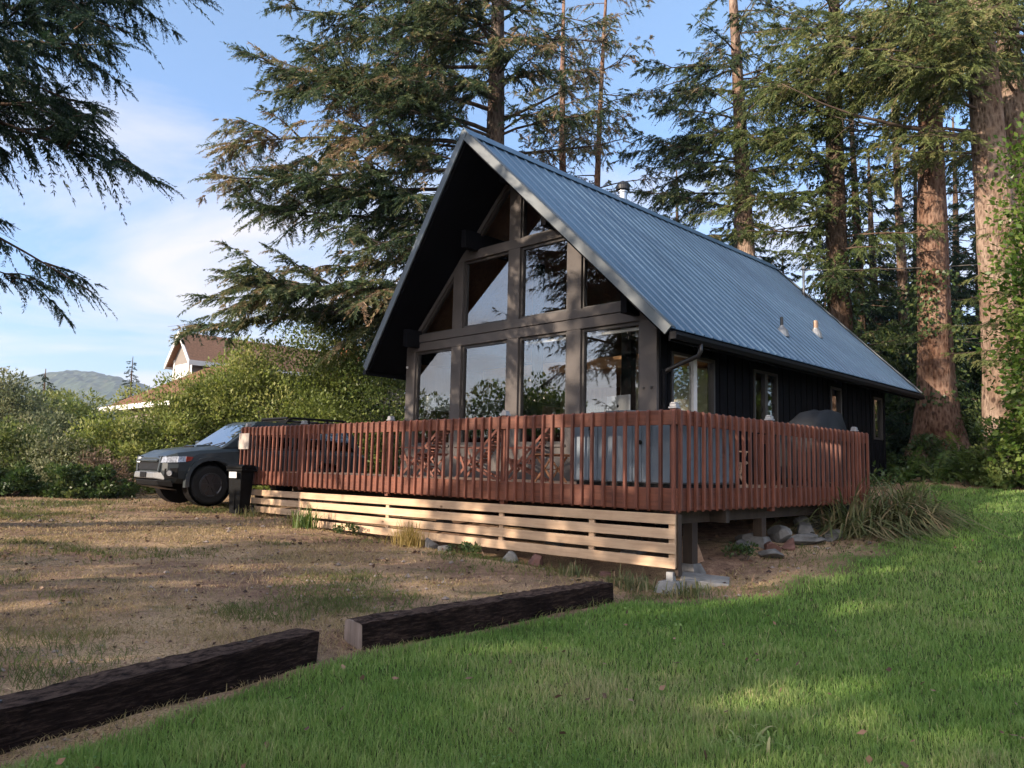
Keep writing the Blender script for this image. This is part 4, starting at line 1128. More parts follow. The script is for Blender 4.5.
    mb = MB().add([(2.0, -.5, .30), (2.0, .5, .30), (2.46, .46, .39), (2.46, -.46, .39)], [(0,1,2,3)]); mb.add([(2.0, -.5, .285), (2.0, .5, .285), (2.46, .46, .375), (2.46, -.46, .375)], [(3,2,1,0)])
    part(mb, 'skid_plate', 'galv')
    for s in (-1, 1):
        mb = MB(); cols = [(2.452, .60, .86, .975), (2.40, .82, .865, .985), (2.21, .945, .875, .995), (2.06, .975, .885, 1.0)]
        for (x_, y_, z0_, z1_) in cols: mb.v += [(x_, s*y_, z0_), (x_ - .02, s*(y_ - .01), z1_), (x_ - .08, s*(y_ - .1), z1_), (x_ - .06, s*(y_ - .1), z0_)]
        for k_ in range(3):
            for q_ in range(4): mb.f.append((k_*4+q_, k_*4+(q_+1) % 4, k_*4+4+(q_+1) % 4, k_*4+4+q_))
        mb.f += [(0,1,2,3), (12,15,14,13)]
        h = part(mb, 'headlight', 'lampglass')
        mb = MB().add([(2.058, s*.975, .89), (1.95, s*.975, .91), (1.90, s*.97, .99), (2.05, s*.972, .998), (2.1, s*.9, .885), (1.96, s*.9, .90), (1.90, s*.9, .975), (2.02, s*.9, .975)], [(0,1,2,3),(7,6,5,4),(0,4,5,1),(1,5,6,2),(2,6,7,3),(3,7,4,0)])
        part(mb, 'side_marker', 'amber', h)
        mb = MB().add([(2.40, s*.76, .56), (2.20, s*.925, .56), (2.20, s*.94, .76), (2.40, s*.78, .74), (2.3, s*.66, .56), (2.1, s*.86, .56), (2.1, s*.86, .76), (2.3, s*.66, .74)], [(0,1,2,3),(7,6,5,4),(0,4,5,1),(1,5,6,2),(2,6,7,3),(3,7,4,0)])
        f = part(mb, 'fog_lamp_housing', 'carblack')
        o = part(MB().lathe([(.055, -.01), (.055, .025)], 16, 'x', (0, 0, 0)), 'fog_lamp', 'lampglass', f); o.location = (2.325, s*.86, .65); o.rotation_euler = (0, 0, s * R(45))
    for y in (-.35, .3): part(MB().bar((1.27, y, 1.235), (1.10, y + .35, 1.33), .02, .015), 'wiper', 'carblack')
    # roof rack
    mb = MB()
    for s in (-1, 1):
        mb.tube([(-.35, s*.60, 1.82), (-.42, s*.62, 1.92), (-.55, s*.62, 1.955), (-1.9, s*.62, 1.955), (-2.02, s*.61, 1.92), (-2.08, s*.60, 1.82)], .028, 8)
        mb.tube([(-.42, s*.62, 1.87), (-2.03, s*.62, 1.87)], .016, 8)
        for x in (-.95, -1.45): mb.bar((x, s*.62, 1.81), (x, s*.62, 1.955), .05, .05, (1, 0, 0))
    for x in (-.42, -.8, -1.2, -1.6, -2.0): mb.tube([(x, -.62, 1.90), (x, .62, 1.90)], .018, 8)
    part(mb, 'roof_rack', 'carblack')
    mb = MB().tube([(-.4, -.62, 1.955), (-.4, .62, 1.955)], .028, 8); part(mb, 'rack_fairing', 'carblack')
    part(MB().box(-2.48, -2.38, -.8, .8, .46, .66), 'rear_bumper', 'carblack', bevel=.02)
    return car
build_truck()

# ================================================================== NEIGHBOUR HOUSE
def build_neighbour():
    bx, by = -20.25, 46.6
    r = empty('neighbour_house', (bx, by, .2), YAW, 'two-storey pale house with orange-brown roofs beyond the big green bush', 'house')
    def part(mb, name, mat, parent=None, **k): return mb.build(name, M[mat], parent or r, **k)
    # local: y back, x right; front gable at y=0, ridge along y
    H, E, hw, L = 9.1, 7.45, 1.55, 16
    mb = MB().prism([(-1.35, 0), (1.35, 0), (1.35, E + .05), (0, H - .35), (-1.35, E + .05)], 'y', 0, .2); part(mb, 'wall', 'siding')
    mb = MB().box(1.2, 1.35, .201, L, 0, E + .1); part(mb, 'wall', 'siding_taupe')
    mb = MB().box(-1.35, -1.2, .201, L, 0, E + .1); part(mb, 'wall', 'siding')
    sl = (H - E) / hw
    mb = MB()
    for s in (1, -1):
        mb.prism([(0, H), (s*(hw + .25), E - .25 * sl), (s*(hw + .25), E - .25 * sl - .14), (0, H - .16)], 'y', -.35, L - 3.2)
    part(mb, 'roof', 'shingle')
    mb = MB()
    for s in (1, -1):
        mb.prism([(0, H + .03), (s*(hw + .3), E - .27 * sl), (s*(hw + .3), E - .27 * sl - .30), (0, H - .30)], 'y', -.41, -.352)
        mb.box(min(s*(hw+.252), s*(hw+.30)), max(s*(hw+.252), s*(hw+.30)), -.35, L - 3.2, E - .55, E - .25)
    part(mb, 'fascia', 'white')
    for x in (-.98, .06):
        f = part(MB().box(x, x + .92, -.05, .0 - .001, 5.2, 7.1), 'window', 'white')
        part(MB().add([(x + .1, -.054, 5.3), (x + .82, -.054, 5.3), (x + .82, -.054, 7.0), (x + .1, -.054, 7.0)], [(0,1,2,3)]), 'pane', 'housepane', f)
    mb = MB().box(-1.40, -1.2, -.03, -.002, 0, E + .0); mb.box(1.2, 1.40, -.03, -.002, 0, E + .0); part(mb, 'corner_trim', 'white')
    # chimney
    c = part(MB().box(-.5, .5, 11.4, 12.6, 7.5, 9.75), 'chimney', 'brick')
    for y in (11.7, 12.3):
        part(MB().lathe([(.20, 9.75), (.20, 10.5), (.32, 10.55), (.32, 10.9), (.16, 11.15)], 14, 'z', (0, y, 0)), 'chimney_pot', 'blackmetal', c)
    # low front wing with its own roof and gutter
    mb = MB().box(.2, 9, -3.6, -.1, 0, 4.05); part(mb, 'wing_wall', 'siding_taupe')
    mb = MB().add([(-.5, -4.3, 4.1), (10, -4.3, 4.1), (10, -.02, 6.6), (3.2, -.02, 6.6), (-.5, -.02, 4.1)],
                  [(0,1,2,3),(0,3,4),(4,3,2,1,0)]); part(mb, 'wing_roof', 'shingle')
    mb = MB().box(-.62, 10, -4.44, -4.32, 3.88, 4.14); part(mb, 'gutter', 'white')
    mb = MB().tube([(-.4, -4.36, 3.9), (-.35, -4.2, 3.6), (.3, -3.8, 3.2), (.35, -3.72, .2)], .09, 8); part(mb, 'downspout', 'white')
M['housepane'] = plain('pane_painted_reflection', (.45, .47, .48), .15, 0, .1, 1.2, .5, 0)  # opaque pane, pale sky reflection put into its colour
build_neighbour()

# ================================================================== VEGETATION
def unit(a): return a / np.maximum(np.linalg.norm(a, axis=-1, keepdims=True), 1e-9)

class Leaves:
    """collects rhombic leaves / needle sprays."""
    def __init__(s): s.P = []; s.D = []; s.W = []; s.L = []; s.w = []; s.t = []
    def add(s, P, D, W, L, w, t):
        s.P.append(P); s.D.append(D); s.W.append(W); s.L.append(L); s.w.append(w); s.t.append(t)
    def mesh(s, name, mid=.4):
        P = np.concatenate(s.P); D = unit(np.concatenate(s.D)); W = np.concatenate(s.W); L = np.concatenate(s.L)[:, None]; w = np.concatenate(s.w)[:, None]; t = np.concatenate(s.t)
        W = unit(W - D * (W * D).sum(1, keepdims=True))
        V = np.stack([P, P + D * L * mid + W * w * .5, P + D * L, P + D * L * mid - W * w * .5], 1).reshape(-1, 3)
        return mesh_quads(name, V, 4, np.clip(t, 0, 1))
    def count(s): return sum(len(p) for p in s.P)

def limb_curve(rg, base, az, L, up, sag, tip, n=12):
    t = np.linspace(0, 1, n)
    h = np.array([math.cos(az), math.sin(az), 0]); lat = np.array([-h[1], h[0], 0])
    wob = np.cumsum(rg.normal(0, .35 / n, n)) * L * .35
    z = L * (math.tan(up) * t - sag * t ** 1.8 + tip * t ** 4)
    return base + h * (L * t)[:, None] + lat * wob[:, None] + np.stack([t * 0, t * 0, z], 1)

def limb_foliage(rg, A, L, lv, dens=6.5, t0=.15, tl=.36, hang=.5, ss=1.0, tone=.35, tvar=.22, droop=.45, dead=0.0, K=13, tlmax=1.7):
    n = max(6, int(L * dens * 1.5)); tt = t0 + (1 - t0) * rg.rand(n) ** .85
    seg = np.linspace(0, 1, len(A)); pos = np.stack([np.interp(tt, seg, A[:, k]) for k in range(3)], 1)
    T = np.gradient(A, axis=0); tan = unit(np.stack([np.interp(tt, seg, T[:, k]) for k in range(3)], 1))
    z = np.array([0, 0, 1.0]); lat = unit(np.cross(tan, z))
    side = np.where(np.arange(n) % 2 == 0, 1, -1)[:, None]
    d = unit(tan * rg.uniform(.25, .95, (n, 1)) + lat * side * rg.uniform(.35, 1.1, (n, 1)) - z * hang * rg.uniform(-.15, 1.2, (n, 1)))
    tip = tt > .93
    d[tip] = unit(tan[tip] + rg.normal(0, .25, (tip.sum(), 3)))
    ln = np.clip(L * tl * (1.05 - .75 * tt) * rg.uniform(.5, 1.25, n), .22, tlmax)
    twt = np.clip(rg.normal(tone, tvar, n), 0, 1)
    if dead > 0:
        dd = rg.rand(n) < dead; twt[dd] = rg.uniform(.86, 1, dd.sum())
    K = int(K * 1.25)
    s = np.tile(np.linspace(.06, 1, K), (n, 1)) + rg.uniform(-.03, .03, (n, K))
    p = pos[:, None, :] + d[:, None, :] * (ln[:, None] * s)[..., None]
    p[..., 2] -= droop * ln[:, None] * s ** 2 * .6
    td = unit(np.concatenate([d[:, None, :]] * K, 1) - np.array([0, 0, 1.0]) * (droop * s * .9)[..., None])
    pl = unit(np.cross(td, z)); sd = np.where(np.arange(K) % 2 == 0, 1, -1)[None, :, None]
    for rep in range(3):
        sp = unit(td * rg.uniform(.4, 1.0, (n, K, 1)) + pl * sd * (1, -1, 0)[rep] * rg.uniform(.3, 1.0, (n, K, 1)) + rg.normal(0, .16, (n, K, 3)) - z * rg.uniform(-.15, .7, (n, K, 1)) * (1, 1, 1.5)[rep])
        l = (.17 * ss) * (1.08 - .55 * s) * rg.uniform(.6, 1.3, (n, K)) * np.clip(ln[:, None] / .8, .55, 1.3)
        w = l * rg.uniform(.15, .27, (n, K))
        W = rg.normal(0, 1, (n, K, 3)) + np.array([0, 0, .2])
        tn = np.clip(twt[:, None] + rg.normal(0, .07, (n, K)), 0, 1)
        lv.add(p.reshape(-1, 3), sp.reshape(-1, 3), W.reshape(-1, 3), l.ravel(), w.ravel(), tn.ravel())

def trunk_mesh(pts, rad, n=20, flare=0, seed=0, rough=.06, flen=.75):
    """tapered trunk with a ridged, slightly irregular section and an optional root flare."""
    rg = np.random.RandomState(seed); mb = MB(); pts = [np.array(p, float) for p in pts]
    zz = np.array([p[2] for p in pts]); zs = np.concatenate([np.linspace(zz[0], zz[0] + 2.2, 14), np.linspace(zz[0] + 2.5, zz[-1], 36)])
    ph = rg.uniform(0, 6.3, 6); vs = []
    for z in zs:
        c = np.array([np.interp(z, zz, [p[k] for p in pts]) for k in range(2)]); r0 = np.interp(z, zz, rad)
        h = z - zz[0]; fl = 1 + flare * math.exp(-h / flen)
        for k in range(n):
            t = 2 * math.pi * k / n
            rr = r0 * (1 + rough * math.sin(3 * t + ph[0] + z * .35) + rough * .6 * math.sin(7 * t + ph[1] - z * .5) + rg.normal(0, rough * .22))
            rr *= fl + (flare * .38 * math.exp(-h / (flen * .8))) * math.sin(5 * t + ph[2])
            vs.append((c[0] + rr * math.cos(t), c[1] + rr * math.sin(t), z))
    fs = []
    for i in range(len(zs) - 1):
        for k in range(n): fs.append((i*n+k, i*n+(k+1) % n, (i+1)*n+(k+1) % n, (i+1)*n+k))
    mb.add(vs, fs); return mb

def conifer(label, x, y, top, r0, limbs, barkm='bark', needle='needle', group=None, cat='tree', flare=.3, lean=(0, 0), seed=1, z0=None, name='spruce_tree', limb_r=.045, ivy=None, flen=.75, **fk):
    rg = np.random.RandomState(seed)
    zb = (gz(x, y) if z0 is None else z0) - .15
    r = empty(name, (x, y, zb), 0, label, cat, group)
    pts = [(lean[0] * t + .10 * math.sin(t * 5 + seed), lean[1] * t + .10 * math.cos(t * 4 + seed), t * (top - zb)) for t in np.linspace(0, 1, 9)]
    for k in (0,): pts[0] = (pts[0][0], pts[0][1], 0)
    tr = np.linspace(0, 1, 9); rad = r0 * (1 - .86 * tr ** 1.1)
    trunk_mesh(pts, rad, 26, flare, seed, flen=flen).build('trunk', M[barkm], r, smooth=True)
    pa = np.array(pts); lv = Leaves(); wood_ = MB()
    for lb in limbs:
        h, az, L = lb[:3]; o = lb[3] if len(lb) > 3 else {}
        base = np.array([np.interp(h - zb, pa[:, 2], pa[:, 0]), np.interp(h - zb, pa[:, 2], pa[:, 1]), h - zb])
        up = R(o.get('up', rg.uniform(-4, 16)) + rg.normal(0, 6)); sag = o.get('sag', rg.uniform(.12, .34)); tip = o.get('tip', rg.uniform(.02, .14))
        A = limb_curve(rg, base, R(az), L, up, sag, tip)
        rr = o.get('r', limb_r * (L / 5) ** .8 * 1.2)
        wood_.tube([tuple(p) for p in A], list(rr * (1 - .88 * np.linspace(0, 1, len(A)))), 6)
        for q in range(int(L * 1.1)):        # bare side twigs
            t = rg.uniform(.1, .95); i = t * (len(A) - 1); b = A[int(i)] + (A[min(int(i) + 1, len(A) - 1)] - A[int(i)]) * (i % 1)
            e = b + np.array([rg.normal(0, .35), rg.normal(0, .35), rg.uniform(-.45, .15)]) * min(1.3, L * .25)
            wood_.tube([tuple(b), tuple((b + e) / 2 + np.array([0, 0, .05])), tuple(e)], [.012, .009, .004], 4)
        sub_l = []
        if not o.get('bare') and L > 2.4 and not o.get('nosub'):
            for q in range(int(L * 1.35)):
                t = rg.uniform(.16, .93); i = t * (len(A) - 1); b = A[int(i)] + (A[min(int(i) + 1, len(A) - 1)] - A[int(i)]) * (i % 1)
                l2 = L * rg.uniform(.22, .40) * (1.15 - .6 * t)
                A2 = limb_curve(rg, b, R(az + rg.choice([-1, 1]) * rg.uniform(22, 68)), l2, R(rg.uniform(-15, 42)), rg.uniform(.2, .7), .05)
                wood_.tube([tuple(p) for p in A2[::3]], list(rr * .42 * (1 - .85 * np.linspace(0, 1, len(A2[::3])))), 4)
                sub_l.append((A2, l2))
        kw = dict(fk); kw.update({k: v for k, v in o.items() if k in ('dens', 't0', 'tl', 'hang', 'ss', 'tone', 'tvar', 'droop', 'dead', 'K', 'tlmax')})
        if not o.get('bare'):
            if sub_l:
                for A2, l2 in sub_l:
                    k2 = dict(kw); k2['tone'] = kw.get('tone', .35) + rg.normal(0, .10); k2['dens'] = kw.get('dens', 6.5) * 1.05; k2['tl'] = .5; k2['t0'] = .05
                    limb_foliage(rg, A2, l2, lv, **k2)
                kw['dens'] = kw.get('dens', 6.5) * .62; kw['tl'] = kw.get('tl', .36) * .72
            limb_foliage(rg, A, L, lv, **kw)
    if wood_.v: wood_.build('limbs', M['twig'] if barkm != 'bark_dark' else M['bark_dark'], r, smooth=True)
    if lv.P: link('crown', lv.mesh('crown'), M[needle], r)
    if ivy:
        lv = Leaves(); n = ivy.get('n', 6000); z1 = ivy['z1']
        hh = rg.uniform(ivy.get('z0', .2), z1, n); t = rg.uniform(0, 2 * math.pi, n)
        keep = vnoise(t * 1.2 + seed, hh, .9) < ivy.get('fill', .75); hh = hh[keep]; t = t[keep]; n = len(hh)
        rr = np.interp(hh, pa[:, 2], rad) * (1 + flare * np.exp(-hh / .75)) + rg.gamma(2, ivy.get('out', .06), n)
        P = np.stack([np.interp(hh, pa[:, 2], pa[:, 0]) + rr * np.cos(t), np.interp(hh, pa[:, 2], pa[:, 1]) + rr * np.sin(t), hh], 1)
        N_ = np.stack([np.cos(t), np.sin(t), t * 0], 1)
        D = unit(N_ * .5 + rg.normal(0, .5, (n, 3)) - np.array([0, 0, .7])); W = np.cross(D, N_) + rg.normal(0, .4, (n, 3))
        s = ivy.get('size', .12) * rg.uniform(.6, 1.3, n)
        lv.add(P, D, W, s, s * .8, np.clip(rg.normal(ivy.get('tone', .4), .25, n), 0, 1)); link('ivy', lv.mesh('ivy', .45), M[ivy.get('mat', 'ivy')], r)
    return r

def ring_limbs(rg, h0, h1, n, L0, L1, az0=0, az1=360, jitter=.25, **o):
    """limbs between heights h0 and h1, length going from L0 to L1 upward."""
    out = []
    for k in range(n):
        t = (k + rg.rand()) / n
        out.append((h0 + (h1 - h0) * t, rg.uniform(az0, az1), (L0 + (L1 - L0) * t) * rg.uniform(1 - jitter, 1 + jitter), dict(o)))
    return out

def bush(name, label, x, y, rx, ry, h, n=9000, leaf=.09, mat='leaf_green', seed=0, cat='bush', group=None, nc=46, tone=.45, aspect=.5, z0=0.0, upright=.3, stems=9, flat=.0, core=.35, spread=.25):
    rg = np.random.RandomState(seed + 500)
    zb = gz(x, y)
    r = empty(name, (x, y, zb), 0, label, cat, group)
    u = unit(rg.normal(0, 1, (nc, 3))); u[:, 2] = np.abs(u[:, 2]); rr = rg.uniform(core, .88, nc) ** .6
    c = u * rr[:, None] * np.array([rx, ry, h]); c[:, 2] += z0
    c += rg.normal(0, .07, c.shape) * np.array([rx, ry, h * .5])
    cr = rg.uniform(.5, 1.3, nc) * spread * (rx * ry * h) ** (1 / 3)
    k = rg.choice(nc, n, p=(cr ** 2) / (cr ** 2).sum())
    v = unit(rg.normal(0, 1, (n, 3))); q = rg.uniform(.25, 1.05, n) ** .5
    P = c[k] + v * (cr[k] * q)[:, None] * np.array([1, 1, .8])
    P[:, 2] = np.maximum(P[:, 2], .02 + rg.rand(n) * .15)
    ctr = np.array([0, 0, h * .25])
    out = unit(P - ctr)
    D = unit(v * .6 + out * .35 + np.array([0, 0, upright]) + rg.normal(0, .55, (n, 3)))
    W = np.cross(D, out) + rg.normal(0, .5, (n, 3))
    s = leaf * rg.uniform(.55, 1.35, n); tc = rg.normal(tone, .16, nc)
    lv = Leaves(); lv.add(P, D, W, s, s * aspect, np.clip(tc[k] + rg.normal(0, .13, n), 0, 1))
    link('foliage', lv.mesh('foliage', .45), M[mat], r)
    mb = MB()
    for i in range(stems):
        e = c[rg.randint(nc)]; b = np.array([rg.normal(0, .12 * rx), rg.normal(0, .12 * ry), -.05]); m_ = b * .4 + e * .6 + np.array([0, 0, -.15 * h])
        mb.tube([tuple(b), tuple(b * .75 + m_ * .25 + np.array([0, 0, .05])), tuple(m_), tuple(e)], [.035 * h ** .5, .03 * h ** .5, .02 * h ** .5, .006], 5)
    mb.build('stems', M['twig'], r, smooth=True)
    return r

def strap_clump(name, label, x, y, h, n, mat='strap', seed=0, cat='plant', spread=.9, w=.022, group=None, tone=.4, tv=.3, base=.14, segs=5, z=None):
    rg = np.random.RandomState(seed + 900); zb = gz(x, y) if z is None else z
    t = np.linspace(0, 1, segs + 1); az = rg.uniform(0, 2 * math.pi, n); L = h * rg.uniform(.6, 1.35, n); lean = rg.uniform(.15, 1.0, n) * spread
    b = rg.normal(0, base, (n, 2)); wd = w * rg.uniform(.6, 1.3, n)
    hd = np.stack([np.cos(az), np.sin(az)], 1); sd = np.stack([-np.sin(az), np.cos(az)], 1)
    rows = []
    for q in t:
        r_ = L * lean * (q * .55 + q ** 2.2 * .6); z_ = L * (q * (1.15 - .25 * lean) - q ** 2.6 * (.15 + .75 * lean))
        c = np.concatenate([b + hd * r_[:, None], np.maximum(z_, .01)[:, None]], 1)
        ww = (wd * (1 - q ** 2) ** .6 * .5 + .0008)[:, None]
        s3 = np.concatenate([sd, np.zeros((n, 1))], 1)
        rows.append((c - s3 * ww, c + s3 * ww))
    V = []
    for i in range(segs):
        V.append(np.stack([rows[i][0], rows[i][1], rows[i+1][1], rows[i+1][0]], 1))
    V = np.stack(V, 1).reshape(-1, 3); tn = np.repeat(np.clip(rg.normal(tone, tv, n), 0, 1), segs)
    o = link(name, mesh_quads(name, V, 4, tn), M[mat]); o.location = (x, y, zb - .02)
    return tag(o, label, cat, group)

def fern(label, x, y, h, seed=0, n=16, group='ferns at the forest edge'):
    rg = np.random.RandomState(seed + 300); r = empty('fern', (x, y, gz(x, y) - .03), 0, label, 'fern', group); lv = Leaves()
    for k in range(n):
        az = rg.uniform(0, 6.28); L = h * rg.uniform(.8, 1.3); A = limb_curve(rg, np.zeros(3), az, L * .8, R(rg.uniform(45, 70)), rg.uniform(.9, 1.5), 0, 12)
        A[:, 2] = np.maximum(A[:, 2], .03)
        m = 26; s = np.linspace(.1, 1, m); p = np.stack([np.interp(s, np.linspace(0, 1, 12), A[:, q]) for q in range(3)], 1)
        T = unit(np.gradient(p, axis=0)); lat = unit(np.cross(T, [0, 0, 1.0]))
        ll = L * .20 * np.sin(np.clip(s * 2.9, 0, math.pi)) ** .7 + .02
        for sg in (-1, 1):
            D = unit(lat * sg + T * .35 - np.array([0, 0, .15]) + rg.normal(0, .07, (m, 3)))
            lv.add(p, D, T + rg.normal(0, .1, (m, 3)), ll, np.full(m, .045 * h), np.clip(np.full(m, rg.normal(.5, .2)) + rg.normal(0, .06, m), 0, 1))
    link('fronds', lv.mesh('fronds'), M['fern'], r)
    return r
# ------------------------------------------------------------------ grass and litter
def blades(name, P, h, w, tone, mat, lean=.45, kind='stuff', seg3=True, seed=0, clump=None, flat=0.0):
    rg = np.random.RandomState(seed); n = len(P)
    az = rg.uniform(0, 2*math.pi, n); face = rg.uniform(0, 2*math.pi, n)
    hd = np.stack([np.cos(az), np.sin(az), az*0], 1); sd = np.stack([np.cos(face), np.sin(face), az*0], 1)
    ln = rg.uniform(.1, 1.0, n) * lean + flat
    up = np.array([0, 0, 1.0])
    c = 1 / np.sqrt(1 + ln ** 2)
    m_ = P + (up * .58 * c[:, None] + hd * (ln * .30)[:, None]) * h[:, None]
    t_ = P + (up * (1.0 * c)[:, None] + hd * (ln * .95)[:, None]) * h[:, None] - up * (h * ln * .12)[:, None]
    W = sd * w[:, None] * .5
    q1 = np.stack([P - W, P + W, m_ + W * .8, m_ - W * .8], 1); q2 = np.stack([m_ - W * .8, m_ + W * .8, t_ + W * .12, t_ - W * .12], 1)
    V = np.stack([q1, q2], 1).reshape(-1, 3)
    o = link(name, mesh_quads(name, V, 4, np.repeat(np.clip(tone, 0, 1), 2)), M[mat]); return tag(o, kind=kind)

def sample_ground(n, d0, d1, side=.86, seed=0, p=1.0):
    """points in front of the camera, thinner with distance (log-uniform depth)."""
    rg = np.random.RandomState(seed); d = d0 * (d1 / d0) ** (rg.rand(n) ** p); x = rg.uniform(-side, side, n) * d
    return x, d

NZ = lambda x, y: ground_z(x, y) + (fnoise(x, y, 1.1) - .5) * .05
x, y = sample_ground(560000, 2.7, 21, 1.2, seed=1, p=1.05)
lm = lawn_mask(x, y); rg = np.random.RandomState(2); k = rg.rand(len(x)) < lm ** 1.5
x, y, lm = x[k], y[k], lm[k]; n = len(x)
patch = fnoise(x, y, .8); fine = fnoise(x + 40, y, 3.2); big = fnoise(x - 20, y + 9, .28)
h = (.050 + .045 * patch + .03 * (fine > .62) + .02 * rg.rand(n)) * (.65 + .35 * lm) * np.clip(.85 + y * .012, .8, 1.1) * .82
tuft = fnoise(x + 11, y + 31, 1.5) > .70; h = np.where(tuft, h * 1.4, h)
tone = .50 + (patch - .5) * .55 + (big - .5) * .5 + (fine - .5) * .35 + rg.normal(0, .12, n) + .20 * sst(.3, .7, fnoise(x + 3, y + 50, .5)) * rg.rand(n)
tone = np.where(rg.rand(n) < .05, rg.uniform(.8, 1, n), tone)
w = .0045 * np.clip(y / 4.2, .9, 4.2) * rg.uniform(.7, 1.3, n)
g_ = blades('grass', np.stack([x, y, NZ(x, y) - .008], 1), h, w, tone, 'grass', .75, seed=3)
# sparse dry grass and green wisps on the yard
x, y = sample_ground(480000, 3.0, 23, 1.0, seed=11, p=.9); lm = lawn_mask(x, y); X, Y = to_local(x, y); rg = np.random.RandomState(12)
dens = np.clip((fnoise(x, y, .75) - .36) * 2.4, 0, 1) * .80 + .20
under_deck = ((X > -FLEN) & (X < 0) & (Y > .1) & (Y < 2.85)) | ((X > WL - .3) & (X < -.1) & (Y > .1) & (Y < 15))
k = (rg.rand(len(x)) < dens) & (lm < .25) & ~under_deck
x, y = x[k], y[k]; n = len(x); X, Y = to_local(x, y)
gp = fnoise(x + 60, y - 14, .62); rgt = sst(-2.5, .5, X)
tone = .62 - .62 * sst(.50, .66, gp + .08 * rgt) + rg.normal(0, .14, n)
h = (.028 + .050 * fnoise(x, y, 2.1)) * rg.uniform(.6, 1.3, n) * (1 + .9 * (tone < .25))
blades('dry_grass', np.stack([x, y, NZ(x, y) - .006], 1), h, .0042 * np.clip(y / 4.5, .9, 4) * rg.uniform(.7, 1.4, n), tone, 'drygrass', .9, seed=13, flat=.35)
# dead leaves, twigs and needles lying about
x, y = sample_ground(52000, 3.2, 24, seed=21); lm = lawn_mask(x, y); X, Y = to_local(x, y); rg = np.random.RandomState(22)
bed = (X > -.8) & (X < 1.6) & (Y > -.6) & (Y < 12)
k = (rg.rand(len(x)) < np.where(bed, .9, .38) * np.clip(fnoise(x, y, 1.2) * 1.5 - .2, .05, 1)) & (lm < .3) & ~((X < -2.2) & (X > -9.3) & (Y > 2.8) & (Y < 14))
x, y = x[k], y[k]; n = len(x); lv = Leaves()
P = np.stack([x, y, NZ(x, y) + rg.uniform(.002, .022, n)], 1); D = rg.normal(0, 1, (n, 3)); D[:, 2] *= .25; W = rg.normal(0, 1, (n, 3)); W[:, 2] *= .35
s = rg.uniform(.018, .06, n) * np.clip(y / 7, .7, 2); twg = rg.rand(n) < .35
lv.add(P, D, W, np.where(twg, s * 2.0, s), np.where(twg, s * .16, s * .6), rg.rand(n) ** 1.3)
o = link('leaf_litter', lv.mesh('leaf_litter'), M['litter']); tag(o, kind='stuff')
# a few brown leaves and low clover on the lawn
rg = np.random.RandomState(61)
x, y = sample_ground(30000, 3.2, 18, seed=62); lm = lawn_mask(x, y); cl = fnoise(x + 21, y - 8, .9)
k = (lm > .8) & (rg.rand(len(x)) < np.clip((cl - .56) * 5, 0, .8)); xx, yy = x[k], y[k]; n = len(xx); lv = Leaves()
P = np.stack([xx, yy, NZ(xx, yy) + rg.uniform(.035, .075, n)], 1); D = rg.normal(0, 1, (n, 3)); D[:, 2] = rg.uniform(-.1, .35, n); W = np.cross(D, [0, 0, 1.0]) + rg.normal(0, .15, (n, 3))
s = rg.uniform(.014, .026, n) * np.clip(yy / 5, .9, 2); lv.add(P, D, W, s, s * .9, rg.normal(.55, .22, n))
tag(link('clover', lv.mesh('clover', .6), M['clover']), kind='stuff')
k = (lm > .8) & (rg.rand(len(x)) < .010); xx, yy = x[k], y[k]; n = len(xx); lv = Leaves()
P = np.stack([xx, yy, NZ(xx, yy) + rg.uniform(.05, .085, n)], 1); D = rg.normal(0, 1, (n, 3)); D[:, 2] *= .3; W = rg.normal(0, 1, (n, 3)); W[:, 2] *= .4; s = rg.uniform(.03, .07, n)
lv.add(P, D, W, s, s * .6, rg.uniform(.3, .9, n)); tag(link('fallen_leaves', lv.mesh('fallen_leaves'), M['litter']), kind='stuff')
# pebbles trodden into the yard
x, y = sample_ground(3800, 3.2, 22, seed=63); lm = lawn_mask(x, y); X, Y = to_local(x, y); k = (lm < .2) & (X < 1.2) & ~((X < -.1) & (Y > .1)) & (rg.rand(len(x)) < np.clip(fnoise(x + 5, y + 5, .6) * 1.8 - .35, .08, 1)); x, y = x[k], y[k]; n = len(x)
s = rg.gamma(2.2, .0052, n) * np.clip(y / 7, .8, 2.2) + .004; c = np.stack([x, y, NZ(x, y) + s * .25], 1); o6 = np.array([[1,0,0],[-1,0,0],[0,1,0],[0,-1,0],[0,0,.6],[0,0,-.6]])
rv = rg.uniform(.65, 1.3, (n, 6, 1)); a = rg.uniform(0, 6.28, n); ca, sa = np.cos(a)[:, None], np.sin(a)[:, None]
q = o6[None] * rv * s[:, None, None]; q = np.stack([q[..., 0] * ca - q[..., 1] * sa, q[..., 0] * sa + q[..., 1] * ca, q[..., 2]], -1) + c[:, None]
tri = np.array([[0,2,4],[2,1,4],[1,3,4],[3,0,4],[2,0,5],[1,2,5],[3,1,5],[0,3,5]]); tag(link('gravel', mesh_quads('gravel', q[:, tri].reshape(-1, 3), 3), M['gravel']), kind='stuff')
